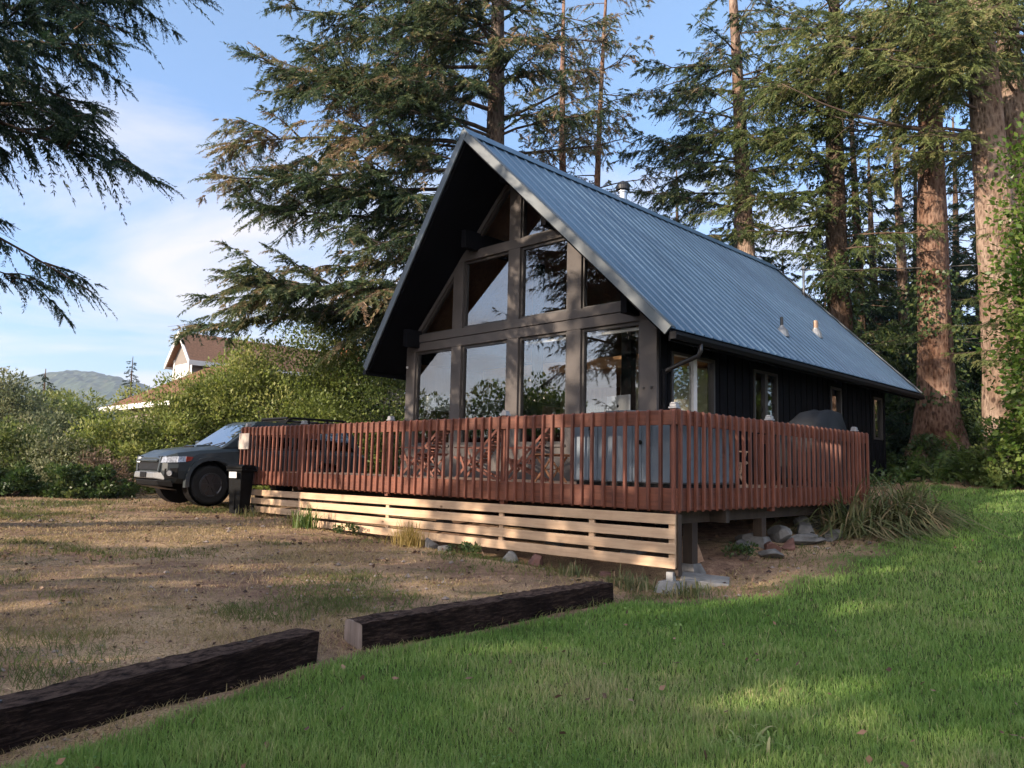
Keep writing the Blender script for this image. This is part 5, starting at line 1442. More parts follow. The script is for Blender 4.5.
# forest floor cover at the far edge of the lawn
x, y = rg.uniform(5, 26, 60000), rg.uniform(15.5, 30, 60000); X, Y = to_local(x, y); lm = lawn_mask(x, y)
k = (lm < .2) & (Y > 10.5) & ~((X < -2.1) & (Y < 14.1)) & (rg.rand(60000) < np.clip(fnoise(x, y, .6) * 2 - .45, .05, 1)); x, y = x[k], y[k]; n = len(x)
lv = Leaves(); P = np.stack([x, y, ground_z(x, y) + rg.gamma(2, .07, n)], 1); D = rg.normal(0, 1, (n, 3)) + np.array([0, 0, .5]); W = rg.normal(0, 1, (n, 3)); s = rg.uniform(.07, .17, n)
lv.add(P, D, W, s, s * .5, rg.normal(.4, .2, n)); o = link('ground_cover', lv.mesh('ground_cover'), M['leaf_dark']); tag(o, kind='stuff')

# ------------------------------------------------------------------ plants by the deck
def atL(X, Y): return to_world(X, Y)
for k, (X, Y, hh, nn, lb) in enumerate([(.30, 5.0, .98, 400, 'strappy arching grass-like plant under the side railing, left clump'),
                                       (.62, 5.9, 1.05, 460, 'strappy arching grass-like plant beside the end of the side railing, largest clump'),
                                       (.60, 6.9, .92, 320, 'strappy arching plant with drooping leaves, right of the railing end')]):
    x, y = atL(X, Y); strap_clump('strappy_plant', lb, x, y, hh, nn, 'strap', k, 'plant', 1.75, .030, 'strappy plants by the deck', .50, .26, .22, 8)
x, y = atL(-4.81, -.42); strap_clump('grass_tuft', 'straw yellow grass tuft growing against the middle of the skirt', x, y, .42, 260, 'straw', 11, 'grass tuft', .55, .010, 'grass tufts along the skirt', .6, .25, .12)
x, y = atL(-7.95, -.45); strap_clump('grass_tuft', 'green leafy grass tuft below the left part of the skirt', x, y, .46, 90, 'fern', 12, 'grass tuft', .6, .022, 'grass tufts along the skirt', .5, .2, .12)
for k, (X, Y, hh, nn, mt, lb) in enumerate([(-8.7, -.3, .34, 70, 'strap', 'thin grass tuft at the left end of the lowest skirt board'), (-10.4, -.35, .32, 60, 'strap', 'thin grass tuft beside the wheeled bin end of the skirt'),
                                           (-.25, -.62, .26, 150, 'strap', 'grass tuft in front of the concrete pier block'), (.35, -.35, .24, 110, 'strap', 'grass tuft just right of the concrete pier block'), (-1.3, -.45, .22, 90, 'strap', 'small grass tuft between the timber end and the skirt')]):
    x, y = atL(X, Y); strap_clump('grass_tuft', lb, x, y, hh, nn, mt, 30 + k, 'grass tuft', .7, .012, 'grass tufts along the skirt', .45, .25, .13)
x, y = -.0, 0
strap_clump('weed', 'broad-leaved weed standing up from the foreground lawn', 1.42, 4.35, .15, 46, 'grass', 41, 'weed', 1.2, .020, None, .75, .12, .10)
for k, (X, Y, hh, lb) in enumerate([(-.15, 1.9, .28, 'low leafy weed beside the concrete slab'), (-6.7, -.3, .25, 'low leafy weed below the skirt, between the two grass tufts'), (-3.6, -.15, .2, 'low leafy weed below the skirt near the pale block')]):
    x, y = atL(X, Y); bush('weed', lb, x, y, .28, .24, hh, 420, .05, 'leaf_dark', 60 + k, 'weed', 'weeds along the deck', 12, stems=4)

# ------------------------------------------------------------------ shrubs on the left
L_ = 'shrubs on the left'
BS = [('bush', 'tall yellow-green bush directly left of the cabin, its dark right end under the eave', -4.4, 27.5, 2.4, 2.0, 5.7, 17000, .13, 'leaf_green', .46),
      ('bush', 'tallest yellow-green bush, below the chimney pots of the far house', -7.0, 27.5, 2.4, 2.2, 5.9, 19000, .13, 'leaf_yellow', .40),
      ('bush', 'broad yellow-green bush right in front of the pale house, above the car', -9.1, 26.2, 2.1, 2.0, 4.5, 17000, .13, 'leaf_yellow', .56),
      ('bush', 'rounded yellow-green bush left of the car windscreen', -10.7, 24.8, 1.7, 1.6, 2.95, 12000, .12, 'leaf_yellow', .60),
      ('bush', 'low yellow-green bush above the car bonnet, under the far gutter', -12.2, 23.8, 1.5, 1.4, 1.95, 9000, .12, 'leaf_yellow', .58),
      ('bush', 'green bush hidden behind the car roof rack', -6.6, 24.8, 2.4, 1.8, 3.0, 9000, .12, 'leaf_yellow', .40),
      ('bush', 'light green bush farther back, below the hill', -18.8, 32, 2.6, 2.4, 3.15, 13000, .15, 'leaf_green', .66),
      ('bush', 'pale green bush far back, left of the low roof', -24.5, 40, 2.8, 2.6, 3.6, 10000, .17, 'leaf_green', .72),
      ('bush', 'grey-green bush at the left edge of the photo, tallest there', -17.8, 26.5, 1.7, 1.5, 3.9, 13000, .12, 'leaf_grey', .60),
      ('bush', 'olive bush in the middle of the left thicket', -15.2, 25.2, 1.6, 1.4, 2.3, 8000, .12, 'leaf_grey', .46),
      ('bush', 'brushy light green bush low at the left edge', -15.0, 22.8, 1.4, 1.1, 1.7, 6000, .11, 'leaf_green', .66),
      ('bush', 'thin brushy bush with bare twigs left of the car', -13.3, 22.6, 1.4, 1.0, 1.5, 3000, .10, 'leaf_grey', .60)]
for k, (nm, lb, x, y, rx, ry, h, n, lf, mt, tn) in enumerate(BS):
    bush(nm, lb, x, y, rx * 1.12, ry * 1.1, h * 1.22, int(n * 2.3), lf * .92, mt, k, 'bush', L_, 110, tn, .48, upright=.25, stems=14 if 'bare' in lb else 8)
bush('brush_pile', 'heap of dry pinkish brush behind the front of the car', -11.9, 22.3, 1.3, .7, 1.25, 3000, .10, 'leaf_dry', 31, 'brush', None, 30, .5, .3, stems=26)
for k, (x, y, lb) in enumerate([(-14.6, 20.2, 'low dark bramble at the far left edge of the yard'), (-13.3, 20.6, 'low dark bramble second from the left edge'), (-12.2, 20.9, 'low dark bramble in the middle of the row'), (-11.2, 21.2, 'low dark bramble nearest to the front of the car'), (-16.0, 19.8, 'low dark bramble just beyond the left edge of the photo')]):
    bush('bramble', lb, x, y, .95, .6, .95, 3600, .11, 'leaf_dark', 80 + k, 'bramble', 'brambles along the left yard edge', 26, .5, .55, stems=10)

rf = bush('bush', 'big rounded bush outside the photo on the left, seen only in the window glass', -36, 6, 4.2, 3.6, 6.2, 9000, .26, 'leaf_green', 200, 'bush', 'leafy treeline left of the photo', 60, .4, .55)
for k, (x, y, s) in enumerate([(-38, 12, 1.1), (-37, 18.5, .95), (-41, 24, 1.15), (-35, 0, 1.0), (-44, 15, 1.3), (-43, 4, 1.3)]):
    c = copy_tree(rf); c.location = (x, y, gz(x, y)); c.scale = (s, s, s); c.rotation_euler = (0, 0, k * 1.3)
    c['label'] = 'rounded bush outside the photo on the left, %s of its treeline' % ('second from the near end', 'in the middle', 'at the far end', 'at the near end', 'tallest at the back', 'behind the near end')[k]
# ------------------------------------------------------------------ forest edge on the right
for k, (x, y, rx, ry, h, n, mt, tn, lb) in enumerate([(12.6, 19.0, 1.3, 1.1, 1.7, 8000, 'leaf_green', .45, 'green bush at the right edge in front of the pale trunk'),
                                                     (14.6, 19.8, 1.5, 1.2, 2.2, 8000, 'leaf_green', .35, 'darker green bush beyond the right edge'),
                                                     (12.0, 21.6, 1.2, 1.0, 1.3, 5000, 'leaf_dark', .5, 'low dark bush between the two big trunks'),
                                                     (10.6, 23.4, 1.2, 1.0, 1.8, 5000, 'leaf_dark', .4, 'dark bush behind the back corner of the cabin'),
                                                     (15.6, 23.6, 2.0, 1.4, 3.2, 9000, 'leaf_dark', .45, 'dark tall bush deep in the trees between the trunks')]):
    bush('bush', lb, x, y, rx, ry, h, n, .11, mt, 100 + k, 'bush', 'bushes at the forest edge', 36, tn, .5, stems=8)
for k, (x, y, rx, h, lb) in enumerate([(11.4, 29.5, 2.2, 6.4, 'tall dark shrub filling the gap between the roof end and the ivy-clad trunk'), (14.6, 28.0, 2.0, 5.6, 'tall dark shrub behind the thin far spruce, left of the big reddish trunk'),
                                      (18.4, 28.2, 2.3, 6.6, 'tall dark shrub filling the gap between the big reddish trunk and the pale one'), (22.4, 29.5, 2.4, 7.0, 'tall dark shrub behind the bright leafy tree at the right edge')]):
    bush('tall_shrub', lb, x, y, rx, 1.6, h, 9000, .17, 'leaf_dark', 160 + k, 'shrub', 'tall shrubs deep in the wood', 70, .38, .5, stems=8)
for k, (x, y, h, lb) in enumerate([(10.9, 19.6, .75, 'fern in front of the flared foot of the big reddish trunk'), (11.6, 19.2, .85, 'fern with the brightest fronds, right of the big reddish trunk'), (10.2, 19.8, .6, 'small fern at the cabin end of the row'), (12.0, 18.4, .7, 'fern at the foot of the right edge bush'), (12.4, 20.4, .9, 'fern behind the brightest fern')]):
    fern(lb, x, y, h, k)
tall_ = bush('young_tree', 'bright green leafy tree along the right edge of the photo', 13.1, 17.6, 1.35, 1.5, 9.6, 24000, .14, 'ivy', 130, 'tree', None, 120, .52, .6, z0=.9, upright=-.1, spread=.36, core=.2)

# ------------------------------------------------------------------ conifers
rg = np.random.RandomState(77)
GT = 'big conifers round the cabin'
# A: crown reaching in from the upper left, trunk outside the photo
lm_ = []
for (h, az, L, o) in [(6.3, 8, 6.6, dict(up=-6, sag=.28, tip=.0)), (6.9, -8, 6.2, dict(up=-2, sag=.22)), (7.6, 14, 7.4, dict(up=4, sag=.30)), (8.2, 2, 7.2, dict(up=6, sag=.28)), (8.8, -14, 6.4, dict(up=6, sag=.25)), (9.4, 20, 7.6, dict(up=8, sag=.3)),
                      (9.9, 6, 7.0, dict(up=6, sag=.3)), (10.6, -4, 6.4, dict(up=8, sag=.3)), (11.4, 12, 6.2, dict(up=8, sag=.28)), (12.4, 0, 5.6, {}), (13.4, 20, 5.2, {}), (5.6, 34, 5.4, dict(up=-4, sag=.2)), (7.2, 45, 6.4, {}), (9, 55, 6.4, {}), (10.6, 40, 6, {}), (5.9, -22, 5.2, dict(up=-8, sag=.18)), (7.0, 26, 5.8, {}), (8.4, -22, 5.4, {}), (9.6, -12, 5.8, {}), (7.8, 32, 6.0, {}), (6.7, -2, 5.8, dict(up=0)), (9.0, 10, 6.2, {}), (10.2, 28, 6.0, {})]:
    o = dict(o); o.update(tone=.3, tvar=.15, hang=.7, droop=.5, dens=13, ss=.8, K=18, tl=.36); lm_.append((h + .15, az, L * .90, o))
lm_ += ring_limbs(rg, 3.2, 6, 7, 3.0, 4.2, 150, 275, tone=.25, dens=5)
lm_ += ring_limbs(rg, 6, 17, 34, 6.0, 2.2, 70, 345, tone=.25)
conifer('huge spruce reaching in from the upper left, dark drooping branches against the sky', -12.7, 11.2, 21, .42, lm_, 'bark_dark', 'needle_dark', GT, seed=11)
# B: big spruce behind the left roof edge
lm_ = []
for (h, az, L, o) in [(6.9, 178, 10.0, dict(up=5, sag=.12, tip=.03, r=.12, tone=.46, dens=12, hang=.15, droop=.35)), (7.1, 190, 8.6, dict(up=3, sag=.08, r=.09, tone=.5, dens=11, hang=.2, droop=.35)), (7.6, 192, 9.2, dict(up=4, sag=.14, tone=.5)), (8.6, 172, 8.4, dict(up=8, sag=.22, r=.10, dead=.3)), (9.4, 186, 9.4, dict(up=10, sag=.26, tone=.3)), (10.2, 200, 8.6, dict(up=10, sag=.22, tone=.22)),
                      (11.0, 176, 9.6, dict(up=8, sag=.18, tone=.28)), (11.6, 188, 10.4, dict(up=10, sag=.26, tone=.55, dead=.35)), (12.4, 182, 10.6, dict(up=10, sag=.2, tone=.62, dead=.4)), (13.0, 196, 9.4, dict(up=12, sag=.2, tone=.4)), (13.8, 178, 9.2, dict(up=12, sag=.2, tone=.6, dead=.35)),
                      (14.6, 188, 9.0, dict(up=14, sag=.2, tone=.45)), (15.4, 174, 8.6, dict(up=12, sag=.2, tone=.5, dead=.2)), (16.2, 192, 8.2, dict(up=12, sag=.2, tone=.4)), (17.0, 182, 8.0, dict(up=10, sag=.2, tone=.45)), (18.0, 170, 7.4, {}),
                      (9.8, 215, 5.6, dict(tone=.2)), (11.4, 222, 5.4, dict(tone=.2)), (12.8, 212, 6.0, dict(tone=.25)), (14.2, 228, 5.2, dict(tone=.3)), (15.8, 215, 5.5, dict(tone=.35)), (16.6, 235, 4.8, dict(tone=.35)), (10.6, 160, 6.5, dict(tone=.25)), (12.2, 158, 6.5, dict(tone=.25)), (8.0, 205, 6.0, dict(tone=.35)),
                      (12.2, 20, 5.4, dict(up=22, sag=.05, dens=1.6, r=.07, dead=.7)), (13.4, -10, 4.6, dict(up=25, sag=.1, dens=2.2, r=.06, dead=.6)), (15.0, 10, 4.4, dict(up=15, sag=.1, dens=3, dead=.5)), (16.2, -25, 4.4, dict(dens=4, dead=.4)), (16.8, 25, 4.4, dict(dens=4, dead=.3)), (17.6, 0, 4.0, dict(dens=4))]:
    if L > 8 and h > 8: L *= .9
    o = dict(o); o.setdefault('tone', .45); o.setdefault('hang', .5); o.setdefault('droop', .38); o.setdefault('dens', 8.0); lm_.append((h, az, L, o))
lm_ += ring_limbs(rg, 15, 24, 24, 6.0, 1.8, 100, 300, tone=.45, dens=6) + ring_limbs(rg, 12.6, 19, 16, 4.4, 3.6, 200, 340, tone=.4, dens=7, hang=.8, dead=.15)
conifer('massive spruce behind the left roof edge, long limbs reaching far left', -.85, 25.5, 26, .50, lm_, 'bark_grey', 'needle', GT, seed=12, ss=1.15)
# C: two slim trees with thin foliage behind the ridge
for k, (x, y, r0, lb) in enumerate([(2.1, 31, .27, 'slim bare-stemmed spruce behind the ridge, left of the pair'), (3.05, 29.3, .20, 'slim leaning spruce behind the ridge, right of the pair')]):
    lm_ = ring_limbs(rg, 8.5, 21, 44, 3.6, 1.8, tone=.5, dens=5.2, dead=.38, hang=.9, droop=.6) + ring_limbs(rg, 6.5, 10.5, 10, 2.2, 2.6, bare=True)
    conifer(lb, x, y, 24, r0, lm_, 'bark_red', 'needle', 'slim spruces behind the ridge', seed=20 + k, lean=(.5 if k else -.2, 0), ss=1.15, limb_r=.035)
# D: trunk behind the roof, right of the chimney
lm_ = []
for (h, az, L, o) in [(10.4, 182, 4.2, dict(up=6, sag=.3, tone=.3)), (11.2, 200, 4.6, dict(tone=.35)), (12.0, 178, 4.8, dict(tone=.25)), (12.6, 220, 4.4, dict(tone=.35)), (13.2, 190, 4.4, dict(tone=.3)), (14.0, 170, 4.4, dict(tone=.3)), (14.8, 205, 4.2, {}), (16, 180, 4.2, dict(tone=.3)), (17, 195, 4.2, dict(tone=.3)), (11.6, -20, 3.4, {}), (12.8, -40, 3.6, {}), (14.2, -10, 3.6, {}), (15.4, -50, 3.4, {}), (16.6, -20, 3.4, {}), (9.6, 165, 3.0, dict(dens=3, dead=.5)), (9.0, 20, 3.2, dict(dens=3, dead=.5))]:
    o = dict(o); o.update(hang=.65, droop=.45); o.setdefault('dens', 11); lm_.append((h, az, L, o))
lm_ += ring_limbs(rg, 13, 23, 30, 4.2, 1.6, tone=.32, dens=6, hang=.9) + ring_limbs(rg, 12.2, 18, 15, 3.6, 3.2, 195, 345, tone=.4, dens=7.5, hang=.9, droop=.6)
conifer('spruce with a sunlit bare trunk rising behind the middle of the roof', 8.9, 28, 25, .44, lm_, 'bark', 'needle', GT, seed=31, lean=(-.8, 0), ss=1.15)
# nearer olive crown between D and E
lm_ = []
for (h, az, L, o) in [(8.6, 215, 3.4, {}), (9.4, 190, 4.2, {}), (9.8, 235, 3.6, {}), (10.4, 205, 4.6, {}), (11.0, 180, 5.0, {}), (11.4, 225, 4.4, {}), (12.0, 195, 5.0, {}), (12.6, 240, 4.4, {}), (13.0, 170, 4.6, {}), (13.6, 210, 4.6, {}), (14.4, 185, 4.0, {}), (15.0, 225, 4.0, {}), (10.2, 260, 3.4, {}), (11.8, 275, 3.6, {}), (13.2, 265, 3.6, {}), (14.6, 255, 3.4, {})]:
    o = dict(o); o.update(hang=.6, droop=.45, dens=11, tone=.38, tvar=.16); lm_.append((h, az, L, o))
lm_ += ring_limbs(rg, 14, 22, 22, 4.0, 1.5, tone=.4, dens=6) + ring_limbs(rg, 5.5, 10, 15, 2.6, 3.2, 120, 400, tone=.12, dens=7, hang=.9, droop=.6)
conifer('dark spruce with ivy on its trunk and an olive crown above the back roof', 10.9, 25, 24, .46, lm_, 'bark_dark', 'needle_olive', GT, seed=41, ss=1.1, ivy=dict(n=5200, z1=10.5, fill=.62, out=.10, size=.13, mat='leaf_dark', tone=.3))
# F thin far tree
conifer('thin far spruce seen in the gap left of the big reddish trunk', 15.5, 30, 22, .26, ring_limbs(rg, 5, 20, 60, 2.6, 1.2, tone=.25, dens=6, hang=.8), 'bark', 'needle_dark', GT, seed=51, ss=1.2)
# G big reddish trunk
lm_ = ring_limbs(rg, 14.0, 25, 34, 5.5, 2.0, tone=.42, dens=6.5, hang=.9) + [(12.9, 188, 4.6, dict(tone=.4, dens=7)), (13.4, 215, 5.4, dict(tone=.45, dens=8)), (14.0, 240, 4.6, dict(tone=.5, dens=8)), (14.6, 195, 5.8, dict(tone=.45, dens=8)), (15.2, 225, 5.4, dict(tone=.5, dens=8)), (12.2, 180, 3.4, dict(tone=.5, dens=6)), (11.5, 205, 3.0, dict(tone=.5, dens=6)),
        (9.4, 20, 1.6, dict(bare=True)), (8.2, 150, 1.3, dict(bare=True)), (7, 200, 1.0, dict(bare=True)), (10.6, -20, 2.2, dict(bare=True))]
conifer('big reddish trunk with a wide flared foot behind the cabin corner', 13.55, 24, 27, .56, lm_, 'bark_red', 'needle_olive', GT, seed=61, flare=1.05, flen=1.05, ss=1.1, ivy=dict(n=2600, z0=2.2, z1=6.5, fill=.55, out=.10, size=.12, mat='leaf_dark', tone=.45))
# H pale trunk at the right
lm_ = [(11.2, 186, 6.2, dict(up=2, sag=.05, bare=True, r=.085)), (11.5, 178, 4.6, dict(up=0, sag=.03, bare=True, r=.06)), (12.1, 190, 5.4, dict(tone=.5)), (12.5, 215, 5.6, dict(tone=.55)), (12.8, 172, 5.6, dict(tone=.5)), (13.2, 200, 6.4, dict(tone=.55)), (13.5, 235, 5.2, dict(tone=.55)), (13.8, 185, 6.6, dict(tone=.5)), (14.2, 220, 5.6, dict(tone=.55)), (14.6, 250, 5.0, dict(tone=.55)), (15, 195, 6, dict(tone=.5)), (11.4, 208, 4.0, dict(tone=.6)), (10.8, 196, 3.6, dict(tone=.6)),
       (9.8, 100, 1.4, dict(bare=True)), (8.6, 210, 1.1, dict(bare=True)), (6.8, 190, 1.0, dict(bare=True))]
for q in lm_: q[3].setdefault('dens', 10.0); q[3].update(hang=.6, droop=.45)
lm_ += ring_limbs(rg, 14, 24, 30, 5.4, 1.8, tone=.5, dens=6, hang=.8)
conifer('big pale trunk at the right side with bare dead limbs and olive crown', 13.95, 21.5, 25, .66, lm_, 'bark', 'needle_olive', GT, seed=71, flare=.35, lean=(-.25, 0), ss=1.05)
conifer('leaning tall trunk at the top right corner behind the pale one', 16.2, 23.5, 26, .60, ring_limbs(rg, 12, 24, 34, 5, 2, tone=.45, dens=6, hang=.8), 'bark', 'needle_olive', GT, seed=81, lean=(-.6, 0), ss=1.1)
# low sprays of a young hemlock in front of the pale trunk
lm_ = [(h, rg.uniform(140, 250), L, dict(tone=.62, tvar=.12, dens=9, hang=.5, droop=.4, up=10, sag=.3)) for h, L in ((3.6, 1.5), (4.2, 1.8), (4.7, 1.9), (5.2, 1.9), (5.7, 1.7), (6.2, 1.6), (6.9, 1.4), (7.6, 1.2), (4.4, 1.4), (5.4, 1.6))]
conifer('young hemlock with light green sprays hanging before the pale trunk', 12.95, 18.6, 9.0, .10, lm_, 'bark', 'needle_olive', None, seed=91, ss=.85, flare=.1, name='hemlock_tree')
# background trees: three kinds, then copies
GB = 'background trees deep in the wood'
def bg_tree(label, x, y, seed, h, L0, mat, r0=.3, hb=1.5, n=112):
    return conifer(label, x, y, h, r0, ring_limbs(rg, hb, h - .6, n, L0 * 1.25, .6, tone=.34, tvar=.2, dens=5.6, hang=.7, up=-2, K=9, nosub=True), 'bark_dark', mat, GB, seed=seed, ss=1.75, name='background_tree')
B1 = bg_tree('background conifer just right of the ivy-clad trunk, its branches reaching low', 14.2, 31, 201, 19, 3.2, 'needle_dark')
B2 = bg_tree('background conifer behind the back end of the roof, left of the ivy-clad trunk', 10.2, 34, 202, 16, 3.6, 'needle_dark')
B3 = bg_tree('background conifer with a broad crown behind the big reddish trunk', 17.4, 31, 203, 13, 3.4, 'needle_dark', .25, 1.0)
spots = [(B1, 20.5, 33, .95, 40, 'background conifer behind the pale trunk at the right'), (B2, 24.0, 30, .9, 80, 'background conifer beyond the right edge of the photo'), (B3, 13.0, 36, .9, 130, 'background conifer low in the gap between roof end and thin far spruce'),
         (B3, 21.5, 27.0, .75, 200, 'background conifer right of the leaning tall trunk'), (B2, 5.6, 42, .78, 250, 'background conifer far behind the chimney'), (B1, 28, 36, 1.0, 300, 'background conifer farthest to the right'), (B3, 19.2, 40, 1.1, 20, 'background conifer far back between the two big trunks'),
         (B2, 16.8, 35, 1.05, 15, 'background conifer straight behind the big reddish trunk, second row'), (B1, 8.2, 38, .9, 66, 'background conifer behind the roof ridge end, farthest row'), (B3, 15.2, 27.5, .8, 99, 'background conifer whose low branches fill the gap beside the big reddish trunk'), (B2, 12.2, 39, 1.1, 222, 'background conifer in the farthest row left of the thin far spruce'), (B1, 22.5, 38, 1.05, 133, 'background conifer in the farthest row behind the pale trunk'), (B1, 17.8, 33, .85, 170, 'background conifer between the thin far spruce and the big reddish trunk, third row'), (B2, 7.0, 33, .72, 240, 'background conifer standing just behind the roof ridge, left of its end'), (B3, 25.5, 34, 1.2, 280, 'background conifer in the farthest row at the right edge'), (B3, 11.8, 28.5, .62, 310, 'small background conifer close behind the back corner of the cabin'), (B1, -23.5, 47, .42, 10, 'small far conifer at the left edge above the grey-green bush'), (B2, -32.5, 52, .36, 60, 'small far conifer left of the hill, behind the light green bush'), (B3, -27, 44, .55, 100, 'far conifer beyond the left edge of the photo')]
for src, x, y, s, rz, lb in spots:
    c = copy_tree(src); c.location = (x, y, gz(x, y) - .15); c.scale = (s, s, s); c.rotation_euler = (0, 0, R(rz)); c['label'] = lb
# trees outside the photo on the left: they shade the lawn and show in the window glass
GS = 'conifers standing left of the photo'
S1 = conifer('dense spruce outside the photo, left of the foreground timber', -13.2, -1.0, 13, .3, ring_limbs(rg, 1.2, 9.5, 76, 3.6, 2.8, tone=.25, dens=5.5, hang=.7, K=8) + ring_limbs(rg, 9.5, 12.6, 26, 2.4, .5, tone=.25, dens=4, hang=.7, K=8), 'bark_dark', 'needle_dark', GS, seed=301, ss=1.8)
for x, y, s, rz, lb in [(-16.0, 1.5, 1.0, 60, 'dense spruce outside the photo, left of the yard'), (-10.4, -5.0, 1.0, 130, 'dense spruce outside the photo, behind the photographer to the left'), (-15.5, -4.5, 1.15, 200, 'taller dense spruce outside the photo, second row'),
                        (-46, 9.5, .40, 20, 'spruce outside the photo in the far left treeline, nearest one'), (-48, 17, .34, 80, 'spruce outside the photo in the far left treeline, middle one'), (-52, 13, .42, 160, 'spruce outside the photo in the far left treeline, left one')]:
    c = copy_tree(S1); c.location = (x, y, gz(x, y) - .15); c.scale = (s, s, s * (1.32 if 'left of the yard' in lb else 1)); c.rotation_euler = (0, 0, R(rz)); c['label'] = lb

# ------------------------------------------------------------------ hill
def build_hill():
    k = 2.7
    xs = np.arange(-2750, -160, 9.0); ys = np.arange(1050, 2600, 12.0); X, Y = np.meshgrid(xs, ys)
    g = lambda x, y, sx, sy, h: k * h * np.exp(-((X / k - x) / sx) ** 2 - ((Y / k - y) / sy) ** 2)
    Z = g(-405, 720, 110, 120, 73) + g(-600, 720, 130, 140, 42) + g(-300, 660, 60, 70, 30) + g(-225, 560, 60, 60, 40) + g(-760, 560, 180, 100, 40)
    Z = Z * (1 + .16 * (fnoise(X, Y, .005) - .5)) - 3
    rgh = np.random.RandomState(5)
    Z += (np.where(Z > 2, 1, 0)) * (9 * vnoise(X, Y, .07) + rgh.rand(*X.shape) * 6.0)
    nx, ny = len(xs), len(ys); i = np.arange(nx * ny).reshape(ny, nx)
    V = np.stack([X, Y, Z], -1).reshape(-1, 3); F = np.stack([i[:-1, :-1], i[:-1, 1:], i[1:, 1:], i[1:, :-1]], -1).reshape(-1, 4)
    me = bpy.data.meshes.new('hill'); me.from_pydata(V.tolist(), [], F.tolist())
    a = me.attributes.new('tone', 'FLOAT', 'FACE'); a.data.foreach_set('value', np.clip(rgh.normal(.45, .16, len(F)), 0, 1).astype(np.float32))
    tag(link('hill', me, M['hill']), kind='structure')
build_hill()

# ------------------------------------------------------------------ haze
HAZE = .00017
if HAZE:
    m, nt, N, L = newmat('haze_air'); v = N.new('ShaderNodeVolumePrincipled'); v.inputs['Color'].default_value = (.72, .82, 1.0, 1); v.inputs['Density'].default_value = HAZE; v.inputs['Anisotropy'].default_value = .3
    o_ = N.new('ShaderNodeOutputMaterial'); L.new(v.outputs[0], o_.inputs['Volume'])
    hz = MB().box(-3000, 900, -500, 2900, -6, 280).build('haze', m); tag(hz, kind='stuff')

# ================================================================== SKY, SUN, CAMERA
SUN_AZ = np.array([-.86, -.51]); SUN_EL = R(16.5)
SUN_AZ = SUN_AZ / np.linalg.norm(SUN_AZ)
w = bpy.data.worlds.new('World'); scene.world = w; w.use_nodes = True
nt = w.node_tree; N = nt.nodes; L = nt.links; N.clear()
sky = N.new('ShaderNodeTexSky'); sky.sky_type = 'NISHITA'; sky.sun_disc = False; sky.sun_elevation = SUN_EL; sky.sun_rotation = math.atan2(SUN_AZ[0], SUN_AZ[1]) % (2 * math.pi)
sky.altitude = 20; sky.air_density = 1.0; sky.dust_density = .8; sky.ozone_density = 1.5
tc = N.new('ShaderNodeTexCoord'); sp = N.new('ShaderNodeSeparateXYZ'); L.new(tc.outputs['Generated'], sp.inputs[0])
def mth(op, a, b=None, clamp=False):
    n = N.new('ShaderNodeMath'); n.operation = op; n.use_clamp = clamp
    for k, q in enumerate((a, b)):
        if q is None: continue
        if isinstance(q, (int, float)): n.inputs[k].default_value = q
        else: L.new(q, n.inputs[k])
    return n.outputs[0]
den = mth('ADD', mth('MAXIMUM', sp.outputs['Z'], 0.0), .13)
cb = N.new('ShaderNodeCombineXYZ'); L.new(mth('DIVIDE', sp.outputs['X'], den), cb.inputs[0]); L.new(mth('DIVIDE', sp.outputs['Y'], den), cb.inputs[1])
mp = N.new('ShaderNodeMapping'); mp.inputs['Scale'].default_value = (.55, .8, 1); mp.inputs['Rotation'].default_value = (0, 0, R(20)); mp.inputs['Location'].default_value = (2.3, 1.1, .4); L.new(cb.outputs[0], mp.inputs[0])
cn = noise(nt, 1.1, 8, .58, mp.outputs[0]); cn.inputs['Distortion'].default_value = .5
low = N.new('ShaderNodeMapRange'); low.inputs['From Min'].default_value = .0; low.inputs['From Max'].default_value = .55; low.inputs['To Min'].default_value = .17; low.inputs['To Max'].default_value = -.10; L.new(sp.outputs['Z'], low.inputs['Value'])
# unseen bright cloud bank high behind the camera, added as soft fill light
dt = N.new('ShaderNodeVectorMath'); dt.operation = 'DOT_PRODUCT'; L.new(tc.outputs['Generated'], dt.inputs[0]); dt.inputs[1].default_value = (-.25, -.74, .62)
fill_cov = N.new('ShaderNodeMapRange'); fill_cov.inputs['From Min'].default_value = .35; fill_cov.inputs['From Max'].default_value = .95; fill_cov.inputs['To Min'].default_value = 0; fill_cov.inputs['To Max'].default_value = .22; L.new(dt.outputs['Value'], fill_cov.inputs['Value'])
cv_ = mth('ADD', mth('ADD', cn.outputs['Fac'], low.outputs[0]), fill_cov.outputs[0])
cr_ = ramp(nt, [(.52, (0, 0, 0)), (.72, (1, 1, 1))]); L.new(cv_, cr_.inputs[0])
gl = N.new('ShaderNodeMapRange'); gl.inputs['From Min'].default_value = .35; gl.inputs['From Max'].default_value = .95; gl.inputs['To Min'].default_value = CLOUD_LO if 'CLOUD_LO' in globals() else 2.9; gl.inputs['To Max'].default_value = 11.0; L.new(dt.outputs['Value'], gl.inputs['Value'])  # clouds get brighter towards the added fill bank
cc = N.new('ShaderNodeVectorMath'); cc.operation = 'SCALE'; cc.inputs[0].default_value = (1.0, .94, .945); L.new(gl.outputs[0], cc.inputs['Scale'])
hzr = ramp(nt, [(0, (.42, .48, .66)), (.30, (.66, .74, .90)), (.6, (1, 1, 1))]); L.new(sp.outputs['Z'], hzr.inputs[0])
skm = N.new('ShaderNodeMixRGB'); skm.blend_type = 'MULTIPLY'; skm.inputs[0].default_value = 1; L.new(sky.outputs[0], skm.inputs[1]); L.new(hzr.outputs[0], skm.inputs[2])
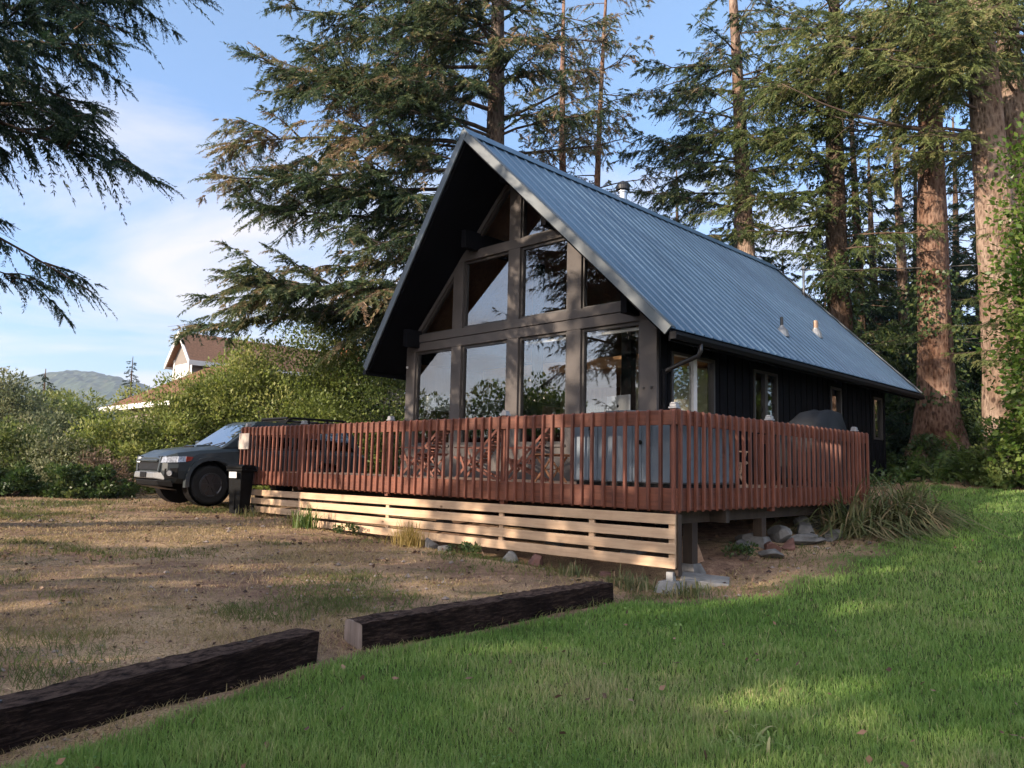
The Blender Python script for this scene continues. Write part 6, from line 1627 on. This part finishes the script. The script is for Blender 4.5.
mxw = N.new('ShaderNodeMixRGB'); L.new(mth('MULTIPLY', cr_.outputs[0], .85), mxw.inputs[0]); L.new(skm.outputs[0], mxw.inputs[1]); L.new(cc.outputs[0], mxw.inputs[2])
bg = N.new('ShaderNodeBackground'); bg.inputs['Strength'].default_value = .135; L.new(mxw.outputs[0], bg.inputs['Color'])
ow = N.new('ShaderNodeOutputWorld'); L.new(bg.outputs[0], ow.inputs[0])
sd = bpy.data.lights.new('sun', 'SUN'); sd.energy = 4.4; sd.angle = R(.55); sd.color = (1.0, .83, .66)
so = bpy.data.objects.new('sun', sd); C.objects.link(so)
dirv = Vector((SUN_AZ[0] * math.cos(SUN_EL), SUN_AZ[1] * math.cos(SUN_EL), math.sin(SUN_EL)))
so.rotation_euler = dirv.to_track_quat('Z', 'Y').to_euler(); so.location = (-20, -8, 20)
cd = bpy.data.cameras.new('camera'); cam = bpy.data.objects.new('camera', cd); C.objects.link(cam)
cd.sensor_width = 36; cd.lens = 763.815 / 1024 * 36; cd.clip_start = .05; cd.clip_end = 6000
PIT, ROL = R(6.1733), R(-1.2924)
cam.matrix_world = Matrix.Translation((0, 0, CAM_H)) @ Matrix.Rotation(math.pi / 2 + PIT, 4, 'X') @ Matrix.Rotation(-ROL, 4, 'Z')
scene.camera = cam
scene.render.engine = 'CYCLES'
scene.render.resolution_x, scene.render.resolution_y = 1024, 768
scene.cycles.use_denoising = True
try: scene.cycles.denoiser = 'OPENIMAGEDENOISE'
except Exception: pass
scene.cycles.max_bounces = 8; scene.cycles.diffuse_bounces = 3; scene.cycles.glossy_bounces = 4; scene.cycles.transparent_max_bounces = 12; scene.cycles.volume_bounces = 0
scene.cycles.sample_clamp_indirect = 6
scene.cycles.caustics_reflective = False; scene.cycles.caustics_refractive = False
scene.view_settings.view_transform = 'Standard'; scene.view_settings.look = 'None'; scene.view_settings.gamma = 1; scene.view_settings.exposure = EXPO if 'EXPO' in globals() else 1.5
scene.view_settings.use_curve_mapping = False
